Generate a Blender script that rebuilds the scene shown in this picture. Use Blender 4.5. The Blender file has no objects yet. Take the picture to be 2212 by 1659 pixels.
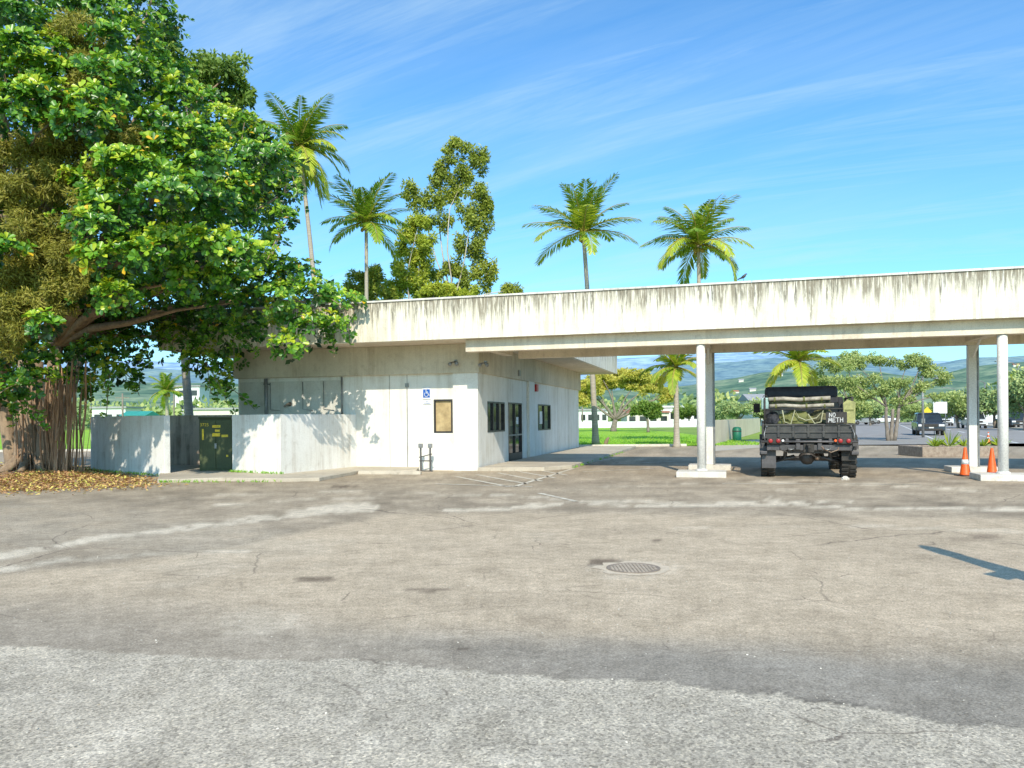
import bpy, bmesh, math, random
import numpy as np
from mathutils import Vector, Matrix, noise
random.seed(7); np.random.seed(7)
scn = bpy.context.scene
C = scn.collection
PI = math.pi
# ------------------------------------------------------------------ survey helpers (photo measured into metres)
F = 1680.0; HC = 1.55; RR = 0.0087; CX = 1106.0; CY = 904.0
cr, sr = math.cos(RR), math.sin(RR)
def ray(px, py):
    dx = px-CX; dy = CY-py
    return Vector(((dx*cr+dy*sr)/F, 1.0, (-dx*sr+dy*cr)/F))
EYE = Vector((0, 0, HC))
def W(px, py, Y): return EYE + ray(px, py)*Y
def G(px, py, z=0.0):
    r = ray(px, py); return EYE + r*((z-HC)/r.z)
def proj(p):
    x = p[0]/p[1]*F; y = (p[2]-HC)/p[1]*F
    return (CX + x*cr - y*sr, CY - (x*sr + y*cr))
BA = math.atan(471/1680.0)
E1 = Vector((math.cos(BA), -math.sin(BA), 0)); D1 = Vector((math.sin(BA), math.cos(BA), 0))
O = G(1033, 1017); O.z = 0
def hv(px, py, v0):
    r = ray(px, py); t = (v0-(EYE-O).dot(D1))/r.dot(D1); P = EYE+r*t
    return (P-O).dot(E1), P.z
def hu(px, py, u0):
    r = ray(px, py); t = (u0-(EYE-O).dot(E1))/r.dot(E1); P = EYE+r*t
    return (P-O).dot(D1), P.z
def loc(P): q = P-O; return (q.dot(E1), q.dot(D1), q.z)
# ------------------------------------------------------------------ mesh builder
class MB:
    def __init__(s): s.v = []; s.f = []
    def add(s, vs, fs):
        n = len(s.v); s.v += [tuple(a) for a in vs]; s.f += [tuple(i+n for i in f) for f in fs]; return s
    def box(s, x0, x1, y0, y1, z0, z1, M=None):
        vs = [Vector(p) for p in ((x0,y0,z0),(x1,y0,z0),(x1,y1,z0),(x0,y1,z0),(x0,y0,z1),(x1,y0,z1),(x1,y1,z1),(x0,y1,z1))]
        if M is not None: vs = [M @ p for p in vs]
        return s.add(vs, [(0,3,2,1),(4,5,6,7),(0,1,5,4),(1,2,6,5),(2,3,7,6),(3,0,4,7)])
    def tube(s, path, rad, n=8):
        path = [Vector(p) for p in path]; m = len(path)
        if not hasattr(rad, '__len__'): rad = [rad]*m
        ref = None; vs = []; fs = []
        for i, p in enumerate(path):
            t = (path[min(i+1, m-1)]-path[max(i-1, 0)])
            if t.length < 1e-9: t = Vector((0,0,1))
            t.normalize()
            if ref is None:
                ref = t.cross(Vector((0.0,0.03,1))) if abs(t.z) < .9 else t.cross(Vector((1,0,0)))
            a = ref - t*ref.dot(t); a.normalize(); ref = a; b = t.cross(a)
            for k in range(n):
                q = 2*PI*k/n; vs.append(p+(a*math.cos(q)+b*math.sin(q))*rad[i])
        for i in range(m-1):
            for k in range(n):
                k2 = (k+1) % n; fs.append((i*n+k, i*n+k2, (i+1)*n+k2, (i+1)*n+k))
        fs.append(tuple(range(n))[::-1]); fs.append(tuple((m-1)*n+k for k in range(n)))
        return s.add(vs, fs)
    def cyl(s, p0, p1, r0, r1=None, n=12): return s.tube([p0, p1], [r0, r0 if r1 is None else r1], n)
    def lathe(s, prof, n=24, M=None):
        vs = []; fs = []; m = len(prof)
        for r, z in prof:
            for k in range(n):
                q = 2*PI*k/n; p = Vector((r*math.cos(q), r*math.sin(q), z)); vs.append(M @ p if M is not None else p)
        for i in range(m-1):
            for k in range(n):
                k2 = (k+1) % n; fs.append((i*n+k, i*n+k2, (i+1)*n+k2, (i+1)*n+k))
        fs.append(tuple(range(n))[::-1]); fs.append(tuple((m-1)*n+k for k in range(n)))
        return s.add(vs, fs)
    def prism(s, poly, a, b, ax='z'):
        n = len(poly)
        def mk(p, c):
            if ax == 'z': return (p[0], p[1], c)
            if ax == 'x': return (c, p[0], p[1])
            return (p[0], c, p[1])
        vs = [mk(p, a) for p in poly]+[mk(p, b) for p in poly]
        fs = [tuple(range(n))[::-1], tuple(range(n, 2*n))]+[(i, (i+1) % n, (i+1) % n+n, i+n) for i in range(n)]
        return s.add(vs, fs)
    def build(s, name, mat, parent=None, smooth=False, bevel=0, off=None):
        me = bpy.data.meshes.new(name)
        vs = s.v if off is None else [(a[0]-off[0], a[1]-off[1], a[2]-off[2]) for a in s.v]
        me.from_pydata(vs, [], s.f); me.validate()
        bm = bmesh.new(); bm.from_mesh(me); bmesh.ops.recalc_face_normals(bm, faces=bm.faces); bm.to_mesh(me); bm.free()
        if smooth: me.polygons.foreach_set('use_smooth', [True]*len(me.polygons))
        o = bpy.data.objects.new(name, me); C.objects.link(o)
        if mat: me.materials.append(mat)
        if parent: o.parent = parent
        if bevel:
            b = o.modifiers.new('bevel', 'BEVEL'); b.width = bevel; b.segments = 2; b.limit_method = 'ANGLE'
        return o
def tag(o, label=None, cat=None, group=None, kind=None):
    if label: o['label'] = label
    if cat: o['category'] = cat
    if group: o['group'] = group
    if kind: o['kind'] = kind
    return o
def thing(name, P, label, cat, rz=0, group=None):
    o = bpy.data.objects.new(name, None); C.objects.link(o); o.location = P; o.rotation_euler = (0,0,rz)
    o.empty_display_size = .2
    return tag(o, label, cat, group)
# ------------------------------------------------------------------ materials
def nn(nt, t, **kw):
    n = nt.nodes.new(t)
    for k, v in kw.items(): setattr(n, k, v)
    return n
def base_mat(name):
    m = bpy.data.materials.new(name); m.use_nodes = True; nt = m.node_tree
    return m, nt, nt.nodes['Principled BSDF']
def ramp(nt, fac, stops):
    r = nn(nt, 'ShaderNodeValToRGB'); e = r.color_ramp.elements
    while len(e) < len(stops): e.new(.5)
    for i, (p, c) in enumerate(stops):
        e[i].position = p; e[i].color = (*c, 1) if len(c) == 3 else c
    nt.links.new(fac, r.inputs[0]); return r.outputs[0]
def noise_node(nt, scale, detail=5, vec=None, rough=.6, sc=None, dist=0):
    n = nn(nt, 'ShaderNodeTexNoise'); n.inputs['Scale'].default_value = scale; n.inputs['Detail'].default_value = detail
    n.inputs['Roughness'].default_value = rough; n.inputs['Distortion'].default_value = dist
    if vec is None: vec = nn(nt, 'ShaderNodeTexCoord').outputs['Object']
    if sc:
        mp = nn(nt, 'ShaderNodeMapping'); mp.inputs['Scale'].default_value = sc; nt.links.new(vec, mp.inputs[0]); vec = mp.outputs[0]
    nt.links.new(vec, n.inputs['Vector']); return n.outputs['Fac']
def mix(nt, fac, a, b, mode='MIX'):
    m = nn(nt, 'ShaderNodeMix', data_type='RGBA', blend_type=mode)
    for s, v in ((0, fac), (6, a), (7, b)):
        if hasattr(v, 'node'): nt.links.new(v, m.inputs[s])
        else: m.inputs[s].default_value = v if s == 0 else (*v, 1)
    return m.outputs[2]
def bump(nt, b, h, strength=.3, dist=.02):
    n = nn(nt, 'ShaderNodeBump'); n.inputs['Strength'].default_value = strength; n.inputs['Distance'].default_value = dist
    nt.links.new(h, n.inputs['Height']); nt.links.new(n.outputs[0], b.inputs['Normal'])
def pm(name, c1, c2=None, rough=.8, scale=3, metal=0, bmp=.15, fine=30, sc=None, spec=.5):
    m, nt, b = base_mat(name)
    if c2 is None: c2 = tuple(x*.72 for x in c1)
    n1 = noise_node(nt, scale, 6, sc=sc); n2 = noise_node(nt, fine, 3)
    col = ramp(nt, n1, [(.35, c1), (.68, c2)])
    g = ramp(nt, n2, [(.3, (.8,.8,.8)), (.7, (1.1,1.1,1.1))])
    nt.links.new(mix(nt, 1.0, col, g, 'MULTIPLY'), b.inputs['Base Color'])
    b.inputs['Roughness'].default_value = rough; b.inputs['Metallic'].default_value = metal
    b.inputs['Specular IOR Level'].default_value = spec
    if bmp: bump(nt, b, n2, bmp, .01)
    return m
def leaf_mat(name, stops, rough=.5, trans=.3, spec=.4):
    m, nt, b = base_mat(name)
    a = nn(nt, 'ShaderNodeAttribute', attribute_name='tone')
    col = ramp(nt, a.outputs['Fac'], stops)
    nt.links.new(col, b.inputs['Base Color']); b.inputs['Roughness'].default_value = rough
    b.inputs['Specular IOR Level'].default_value = spec
    if trans <= 0: return m
    t = nn(nt, 'ShaderNodeBsdfTranslucent'); nt.links.new(mix(nt, 1.0, col, (1.3,1.35,.7), 'MULTIPLY'), t.inputs[0])
    ms = nn(nt, 'ShaderNodeMixShader'); ms.inputs[0].default_value = trans
    nt.links.new(b.outputs[0], ms.inputs[1]); nt.links.new(t.outputs[0], ms.inputs[2])
    nt.links.new(ms.outputs[0], nt.nodes['Material Output'].inputs[0])
    return m
def concrete(name, c1, c2, stain, streak=.5, sscale=4.0, patch=.6, drips=None, crisp=(.47,.62)):
    """weathered concrete: cloudy tone, vertical drip streaks, pitting; drips=(z of bottom, z of top) hangs dark runs from the top edge"""
    m, nt, b = base_mat(name)
    big = noise_node(nt, .7, 6); fine = noise_node(nt, 45, 4)
    st = noise_node(nt, sscale, 8, sc=(1,1,.07), rough=.72); st2 = noise_node(nt, 1.3, 5)
    med = noise_node(nt, 5, 6)
    col = ramp(nt, big, [(.38, c1), (.66, c2)])
    sf = ramp(nt, st, [(crisp[0], (0,0,0)), (crisp[1], (1,1,1))])
    pf = ramp(nt, st2, [(.35, (.15,.15,.15)), (.62, (1,1,1))])
    f = mix(nt, 1.0, sf, pf, 'MULTIPLY'); f2 = mix(nt, 1.0, f, (streak,)*3, 'MULTIPLY')
    col = mix(nt, f2, col, stain)
    if drips:
        tc = nn(nt, 'ShaderNodeTexCoord').outputs['Object']; sp = nn(nt, 'ShaderNodeSeparateXYZ'); nt.links.new(tc, sp.inputs[0])
        mr = nn(nt, 'ShaderNodeMapRange'); nt.links.new(sp.outputs[2], mr.inputs[0]); mr.inputs[1].default_value = drips[0]; mr.inputs[2].default_value = drips[1]
        wn = noise_node(nt, 5.5, 4, sc=(1,1,.04), rough=.6); wk = ramp(nt, wn, [(.57, (0,0,0)), (.62, (.85,.85,.85))]); col = mix(nt, wk, col, (.88,.86,.79))
        for (ds, off, colr, fsc) in ((9, -2.05, (.13,.118,.09), 26), (3.2, -1.9, (.26,.225,.165), 14)):
            dn = noise_node(nt, ds, 5, sc=(1,1,.02), rough=.7)         # how far each run reaches
            dm = nn(nt, 'ShaderNodeMath', operation='MULTIPLY_ADD'); nt.links.new(dn, dm.inputs[0]); dm.inputs[1].default_value = 3.4; dm.inputs[2].default_value = off
            ad = nn(nt, 'ShaderNodeMath', operation='ADD'); nt.links.new(dm.outputs[0], ad.inputs[0]); nt.links.new(mr.outputs[0], ad.inputs[1])
            dk = ramp(nt, ad.outputs[0], [(.30, (0,0,0)), (.70, (.88,.88,.88))])
            br = ramp(nt, noise_node(nt, fsc, 6, sc=(1,1,.09), rough=.7), [(.44, (.0,.0,.0)), (.53, (1,1,1))])
            col = mix(nt, mix(nt, 1.0, dk, br, 'MULTIPLY'), col, colr)
        te = ramp(nt, mr.outputs[0], [(.93, (0,0,0)), (1, (.6,.6,.6))]); col = mix(nt, mix(nt, 1.0, te, ramp(nt, med, [(.4, (.2,.2,.2)), (.6, (1,1,1))]), 'MULTIPLY'), col, (.16,.14,.11))
    blot = ramp(nt, med, [(.55, (0,0,0)), (.75, (patch,)*3)])
    col = mix(nt, blot, col, tuple(x*.8 for x in stain))
    g = ramp(nt, fine, [(.3, (.86,.86,.86)), (.7, (1.08,1.08,1.08))])
    nt.links.new(mix(nt, 1.0, col, g, 'MULTIPLY'), b.inputs['Base Color'])
    b.inputs['Roughness'].default_value = .88; b.inputs['Specular IOR Level'].default_value = .25
    bump(nt, b, fine, .25, .01)
    return m
M = {}
M['fascia'] = concrete('fascia_concrete', (.84,.79,.66), (.72,.67,.54), (.40,.35,.26), .5, 8, .2, (3.79,4.9), (.48,.56))
M['coping'] = concrete('coping_concrete', (.82,.80,.75), (.64,.61,.55), (.25,.22,.18), .5, 8, .4)
M['wall'] = concrete('wall_concrete', (.83,.81,.75), (.75,.72,.64), (.48,.42,.32), .5, 3, .2)
M['band'] = concrete('band_concrete', (.68,.61,.48), (.56,.50,.38), (.34,.27,.18), .55, 3, .35)
M['tanwall'] = concrete('tan_block', (.72,.64,.47), (.62,.55,.40), (.40,.34,.24), .3, 3, .2)
M['lowwall'] = concrete('low_wall_concrete', (.86,.85,.81), (.79,.77,.71), (.38,.30,.21), .45, 3.5, .25)
M['dirtywall'] = concrete('stained_concrete', (.72,.60,.48), (.58,.46,.36), (.20,.14,.10), .8, 3.5, .5)
M['joint'] = pm('joint_dark', (.40,.36,.30))
M['soffit'] = concrete('soffit_concrete', (.76,.65,.51), (.62,.53,.41), (.30,.22,.15), .35, 2, .45)
M['beam'] = concrete('beam_concrete', (.80,.71,.57), (.66,.58,.45), (.36,.28,.2), .45, 2, .35)
M['column'] = pm('painted_column', (.84,.82,.77), (.68,.64,.57), .6, 2, sc=(1,1,.4))
M['pad'] = concrete('pad_concrete', (.76,.71,.62), (.6,.55,.46), (.28,.23,.17), .3, 3, .5)
M['walk'] = concrete('walk_concrete', (.58,.51,.40), (.46,.40,.31), (.27,.22,.17), .2, 3, .5)
M['darkmetal'] = pm('dark_window_metal', (.035,.033,.032), (.06,.05,.045), .4, 5, .3, 0)
M['glass'] = pm('dark_glass', (.02,.025,.03), (.035,.045,.05), .06, 2, 0, 0, spec=.8)
M['paper'] = pm('brown_paper', (.52,.39,.20), (.34,.24,.11), .75, 3, 0, .3, fine=8)
M['white'] = pm('white_paint', (.8,.8,.78), (.68,.67,.63), .5, 4, 0, .05)
M['greymetal'] = pm('grey_metal', (.35,.35,.34), (.22,.22,.21), .45, 5, .5)
M['rust'] = pm('rusty_pipe', (.22,.12,.07), (.3,.24,.18), .8, 8)
M['blue'] = pm('sign_blue', (.01,.11,.5), (.012,.1,.42), .4, 2, 0, 0)
M['red'] = pm('red_plastic', (.55,.02,.015), (.4,.015,.01), .35, 3, 0, 0)
M['taillamp'] = pm('dull_red_lens', (.40,.03,.03), (.28,.02,.02), .3, 3, 0, 0)
M['orange'] = pm('cone_orange', (.95,.14,.015), (.85,.11,.01), .5, 6)
M['cabinet'] = pm('cabinet_green', (.075,.095,.035), (.05,.065,.025), .55, 2, .1)
M['yellow'] = pm('label_yellow', (.8,.6,.03), (.7,.5,.02), .5, 4, 0, 0)
M['black'] = pm('black_rubber', (.03,.028,.025), (.06,.053,.045), .8, 6)
M['truck'] = pm('truck_black_green', (.036,.034,.034), (.08,.075,.063), .5, 3, .1)
M['truckgrey'] = pm('truck_grey', (.12,.11,.11), (.06,.055,.052), .5, 4, .2)
M['camo'] = pm('camouflage_paint', (.035,.04,.02), (.22,.20,.09), .7, 7)
M['canvas'] = pm('black_canvas', (.02,.02,.024), (.04,.04,.045), .75, 5, 0, .5, fine=12)
M['tan'] = pm('tan_roll', (.50,.44,.34), (.24,.21,.16), .7, 6)
M['olive'] = pm('olive_canvas', (.20,.20,.06), (.11,.12,.035), .8, 5, 0, .6, fine=10)
M['strap'] = pm('strap_tan', (.45,.44,.27), None, .8, 5)
M['limepanel'] = pm('faded_green_panel', (.46,.44,.16), (.22,.22,.08), .6, 5)
M['paleblue'] = pm('pale_teal', (.35,.5,.45), (.25,.38,.36), .5, 5)
M['bark'] = pm('brown_bark', (.36,.26,.17), (.20,.14,.09), .9, 4, 0, .8, fine=18, sc=(2,2,.4))
M['root'] = pm('aerial_root_bark', (.52,.32,.19), (.30,.16,.09), .9, 3, 0, .4, sc=(3,3,.5))
M['palmbark'] = pm('palm_bark', (.50,.44,.35), (.34,.29,.22), .9, 7, 0, .5, sc=(.3,.3,4))
M['whitebark'] = pm('pale_bark', (.66,.59,.48), (.42,.36,.28), .8, 4, sc=(2,2,.5))
M['greybark'] = pm('grey_bark', (.30,.25,.20), (.18,.15,.12), .9, 4)
M['husk'] = pm('coconut_husk', (.46,.38,.08), (.32,.24,.05), .7, 4)
# ------------------------------------------------------------------ leaves
def leaf_mesh(name, c, d, n, L, Wd, tone, mat, parent, off=(0,0,0), obovate=False):
    c = np.asarray(c, float)-np.array(off); N = len(c)
    d = d/np.linalg.norm(d, axis=1)[:, None]
    s = np.cross(d, n); s /= (np.linalg.norm(s, axis=1)[:, None]+1e-9); n = np.cross(s, d)
    L = np.broadcast_to(L, (N,))[:, None]; Wd = np.broadcast_to(Wd, (N,))[:, None]
    if obovate:
        up = n*Wd*.16
        vs = np.stack([c, c+d*L*.4-s*Wd*.33+up, c+d*L*.78-s*Wd*.5+up*1.2, c+d*L-n*L*.06, c+d*L*.78+s*Wd*.5+up*1.2, c+d*L*.4+s*Wd*.33+up], 1).reshape(-1, 3)
        b = np.arange(N)[:, None]*6; fs = np.concatenate([b+np.array([0,1,2,3]), b+np.array([0,3,4,5])], 1).reshape(-1); k = 6
    else:
        vs = np.stack([c, c+d*L*.5-s*Wd*.5, c+d*L, c+d*L*.5+s*Wd*.5], 1).reshape(-1, 3)
        b = np.arange(N)[:, None]*4; fs = (b+np.array([0,1,2,3])).reshape(-1); k = 4
    me = bpy.data.meshes.new(name); me.vertices.add(len(vs)); me.vertices.foreach_set('co', vs.astype(np.float32).ravel())
    nf = len(fs)//4; me.loops.add(len(fs)); me.loops.foreach_set('vertex_index', fs.astype(np.int32))
    me.polygons.add(nf); me.polygons.foreach_set('loop_start', np.arange(nf, dtype=np.int32)*4)
    me.update(calc_edges=True)
    at = me.attributes.new('tone', 'FLOAT', 'POINT'); at.data.foreach_set('value', np.repeat(tone, k).astype(np.float32))
    me.materials.append(mat); o = bpy.data.objects.new(name, me); C.objects.link(o)
    if parent: o.parent = parent
    return o
def runit(n):
    a = np.random.normal(size=(n, 3)); return a/np.linalg.norm(a, axis=1)[:, None]
def cloud(blobs, n, L, wr=.5, droop=0., sub=8, subr=.42, shell=.5):
    """blobs = [(centre, radii)] -> leaf arrays, foliage gathered in many small uneven clumps"""
    cs = []; rs = []; tn = []
    for c, r in blobs:
        c = np.array(c); r = np.array(r)
        dd = runit(sub)*np.random.uniform(.35, .95, (sub, 1))
        for q in dd:
            cs.append(c+q*r); rs.append(r*subr*random.uniform(.65, 1.25)); tn.append(random.uniform(-.12, .12)+q[2]*.12)
    cs = np.array(cs); rs = np.array(rs); tn = np.array(tn)
    w = (rs[:, 0]*rs[:, 2]); w = w/w.sum(); idx = np.random.choice(len(cs), n, p=w)
    u = runit(n); rr = np.random.uniform(0, 1, n)**shell
    p = cs[idx]+u*rs[idx]*rr[:, None]
    d = u*.6+runit(n)*.8; d[:, 2] -= droop
    nrm = u*.5+runit(n)*.6; nrm[:, 2] += .3; nrm[:, 1] -= .3
    tone = np.clip(.50+tn[idx]+np.random.normal(0, .13, n)+u[:, 2]*.12, 0, 1)
    Ls = L*np.random.uniform(.6, 1.3, n)
    return p, d, nrm, Ls, Ls*wr, tone
def pblobs(lst, Y, dz=1.0):
    out = []
    for b in lst:
        px, py, rx, ry = b[:4]; y = Y+(b[4] if len(b) > 4 else random.uniform(-1, 1)*rx/F*Y*.5)
        out.append((W(px, py, y), (rx/F*y, (rx+ry)/2/F*y*dz, ry/F*y)))
    return out
def limb(mb, a, b, r0, r1, sag=.1, n=6, k=7):
    a = Vector(a); b = Vector(b); l = (b-a).length; pts = []; rad = []
    o1 = Vector((random.uniform(-1,1), random.uniform(-1,1), random.uniform(-.3,1)))*l*sag
    for i in range(k):
        t = i/(k-1); p = a.lerp(b, t)+o1*math.sin(PI*t)+Vector((random.uniform(-1,1), random.uniform(-1,1), 0))*l*.012*(0 < i < k-1)
        pts.append(p); rad.append(r0+(r1-r0)*t)
    mb.tube(pts, rad, n)
def leafy(name, label, cat, base, blobs, n, L, mat, bark, tr, forkz, wr=.5, droop=0., sub=8, subr=.42, group=None, stems=1, nl=14, shell=.5):
    t = thing(name, base, label, cat, 0, group)
    mb = MB(); B = Vector(base)
    cm = Vector((0,0,0))
    for c, r in blobs: cm += Vector(c)
    cm /= len(blobs)
    forks = []
    for s in range(stems):
        f = Vector((B.x+(cm.x-B.x)*.35+(s-(stems-1)/2)*tr*3.5, B.y+(cm.y-B.y)*.3, forkz*random.uniform(.85,1.15)))
        b0 = B+Vector(((s-(stems-1)/2)*tr*1.6, 0, -.05)); limb(mb, b0, f, tr*1.15, tr*.75, .04, 9); forks.append(f)
    tg = sorted(blobs, key=lambda q: random.random())[:nl]
    for c, r in tg:
        c = Vector(c); f = min(forks, key=lambda q: (q-c).length); limb(mb, f, c, tr*.5, tr*.1, .1, 5)
    mb.build('trunk', bark, t, True, off=B)
    p, d, nr, Ls, Ws, tn = cloud(blobs, n, L, wr, droop, sub, subr, shell)
    leaf_mesh('crown', p, d, nr, Ls, Ws, tn, mat, t, B)
    return t
LM = {}
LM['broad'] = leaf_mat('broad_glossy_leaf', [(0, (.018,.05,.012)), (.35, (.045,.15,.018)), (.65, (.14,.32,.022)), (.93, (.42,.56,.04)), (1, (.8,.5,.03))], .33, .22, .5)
LM['dark'] = leaf_mat('shaded_inner_leaf', [(0, (.012,.035,.012)), (.5, (.035,.09,.018)), (1, (.08,.17,.03))], .5, .15)  # darkened leaf colours painting the shade inside the fig crown
LM['feather'] = leaf_mat('olive_feather_leaf', [(0, (.09,.09,.015)), (.5, (.26,.25,.035)), (1, (.50,.44,.09))], .6, .25)
LM['euca'] = leaf_mat('olive_tree_leaf', [(0, (.08,.11,.015)), (.5, (.24,.30,.035)), (1, (.52,.52,.08))], .6, .25)
LM['yellowgreen'] = leaf_mat('yellow_green_leaf', [(0, (.14,.19,.02)), (.5, (.36,.43,.04)), (1, (.62,.61,.08))], .6, .25)
LM['rain'] = leaf_mat('rain_tree_leaf', [(0, (.24,.25,.04)), (.5, (.52,.50,.09)), (1, (.74,.62,.16))], .6, .3)
LM['mid'] = leaf_mat('mid_green_leaf', [(0, (.05,.10,.02)), (.5, (.15,.25,.035)), (1, (.34,.43,.07))], .6, .25)
LM['airy'] = leaf_mat('airy_green_leaf', [(0, (.14,.22,.06)), (.5, (.34,.42,.13)), (1, (.58,.60,.26))], .6, .25)
LM['far'] = leaf_mat('far_green_leaf', [(0, (.12,.20,.08)), (.5, (.24,.34,.12)), (1, (.48,.50,.18))], .8, 0)
LM['palm'] = leaf_mat('palm_leaflet', [(0, (.05,.11,.02)), (.5, (.20,.33,.035)), (.85, (.50,.56,.06)), (1, (.65,.60,.10))], .4, .3)
LM['litter'] = leaf_mat('dry_leaf', [(0, (.30,.14,.07)), (.45, (.50,.28,.12)), (.75, (.66,.50,.14)), (1, (.46,.52,.08))], .8, 0)
LM['grass'] = leaf_mat('grass_blade', [(0, (.10,.24,.03)), (.5, (.2,.44,.04)), (1, (.4,.56,.08))], .7, .2)
# ------------------------------------------------------------------ camera
cam = bpy.data.cameras.new('camera'); co = bpy.data.objects.new('camera', cam); C.objects.link(co); scn.camera = co
cam.sensor_width = 36; cam.lens = 36*F/2212; cam.shift_y = (CY-829.5)/2212; cam.clip_end = 20000; cam.clip_start = .05
co.matrix_world = Matrix(((cr, sr, 0, 0), (0, 0, -1, 0), (-sr, cr, 0, HC), (0, 0, 0, 1)))
# ------------------------------------------------------------------ light
ELEV = math.radians(37); AZ = Vector((-.03, 1, 0)).normalized()
L_ = Vector((AZ.x*math.cos(ELEV), AZ.y*math.cos(ELEV), -math.sin(ELEV)))
sl = bpy.data.lights.new('sun', 'SUN'); sl.energy = 4.8; sl.angle = math.radians(.5); sl.color = (1, .91, .76)
so = bpy.data.objects.new('sun', sl); C.objects.link(so); so.rotation_euler = L_.to_track_quat('-Z', 'Y').to_euler()
wd = bpy.data.worlds.new('World'); scn.world = wd; wd.use_nodes = True; nt = wd.node_tree
bg = nt.nodes['Background']; bg.inputs[1].default_value = .15
sky = nn(nt, 'ShaderNodeTexSky'); sky.sky_type = 'NISHITA'; sky.sun_disc = False; sky.sun_elevation = ELEV
sky.sun_rotation = math.atan2(-AZ.x, -AZ.y); sky.air_density = 1.1; sky.dust_density = .8; sky.ozone_density = 1.6
tcd = nn(nt, 'ShaderNodeTexCoord').outputs['Generated']
sx = nn(nt, 'ShaderNodeSeparateXYZ'); nt.links.new(tcd, sx.inputs[0])
def mth(op, a, b=None):
    m = nn(nt, 'ShaderNodeMath', operation=op)
    for i, v in enumerate((a, b)):
        if v is None: continue
        if hasattr(v, 'node'): nt.links.new(v, m.inputs[i])
        else: m.inputs[i].default_value = v
    return m.outputs[0]
zz = mth('MAXIMUM', mth('ADD', sx.outputs[2], .22), .12)
cb = nn(nt, 'ShaderNodeCombineXYZ'); nt.links.new(mth('DIVIDE', sx.outputs[0], zz), cb.inputs[0]); nt.links.new(mth('DIVIDE', sx.outputs[1], zz), cb.inputs[1])
def streak(rot, scl, seed):
    m1 = nn(nt, 'ShaderNodeMapping'); m1.inputs['Rotation'].default_value = (0,0,math.radians(rot)); m1.inputs['Location'].default_value = (seed, seed*.7, 0); nt.links.new(cb.outputs[0], m1.inputs[0])
    m2 = nn(nt, 'ShaderNodeMapping'); m2.inputs['Scale'].default_value = scl; nt.links.new(m1.outputs[0], m2.inputs[0]); return m2.outputs[0]
c1 = noise_node(nt, 1.0, 10, streak(34, (.3,1.9,1), 3.1), .66, dist=.7); c2 = noise_node(nt, .8, 4, cb.outputs[0], .5); c3 = noise_node(nt, 1.6, 9, streak(26, (.4,3.2,1), 8.3), .66, dist=.6)
cf1 = mix(nt, 1.0, ramp(nt, c1, [(.44, (0,0,0)), (.82, (.55,.55,.55))]), ramp(nt, c2, [(.36, (.2,.2,.2)), (.6, (1,1,1))]), 'MULTIPLY')
cf = mix(nt, 1.0, cf1, ramp(nt, c3, [(.50, (0,0,0)), (.80, (.5,.5,.5))]), 'ADD')
tint = mix(nt, 1.0, sky.outputs[0], (.68, 1.22, 1.58), 'MULTIPLY')
nt.links.new(mix(nt, cf, tint, (4.3, 5.9, 7.0)), bg.inputs[0])
scn.view_settings.view_transform = 'Standard'; scn.view_settings.look = 'None'; scn.view_settings.exposure = 0
# ================================================================== GROUND
def lerp_poly(pts, x):
    if x <= pts[0][0]: return pts[0][1]
    for (a, b), (c, d) in zip(pts, pts[1:]):
        if x <= c: return b+(d-b)*(x-a)/(c-a)
    return pts[-1][1]
def sstep(a, b, x):
    t = max(0, min(1, (x-a)/(b-a))); return t*t*(3-2*t)
edgeA = [(-400,1380),(0,1395),(250,1412),(470,1425),(800,1430),(1100,1455),(1450,1480),(1690,1500),(1720,1520),(2212,1575),(2700,1620)]
edgeD = [(-400,1320),(0,1330),(500,1350),(900,1370),(1300,1395),(1800,1395),(2212,1405),(2700,1420)]
edgeP = [(-400,1300),(0,1242),(250,1218),(500,1182),(700,1140),(850,1112),(1000,1106),(1400,1112),(1800,1118),(2212,1120),(2700,1125)]
streaks = [([(-300,1260),(0,1203),(200,1166),(400,1142),(560,1122),(650,1108),(780,1096)], 13, .95),
           ([(-300,1290),(0,1235),(120,1212),(350,1196),(500,1192)], 10, .6),
           ([(1000,1104),(1100,1098),(1250,1086),(1400,1094),(1560,1092),(1700,1088),(1850,1099),(2000,1098),(2300,1104)], 6, .85),
           ([(1150,1090),(1350,1084),(1500,1090),(1650,1082),(1800,1086)], 5, .6),
           ([(1100,1070),(1180,1076),(1250,1086)], 4, .8), ([(1640,1086),(1665,1072),(1680,1060)], 4, .6),
           ([(500,1092),(640,1080),(780,1075)], 4, .5), ([(1330,1052),(1600,1040),(1900,1048),(2100,1060)], 5, .45), ([(380,1075),(700,1062),(1000,1070)], 4, .35), ([(1500,1140),(1800,1135),(2200,1150)], 6, .3)]
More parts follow.
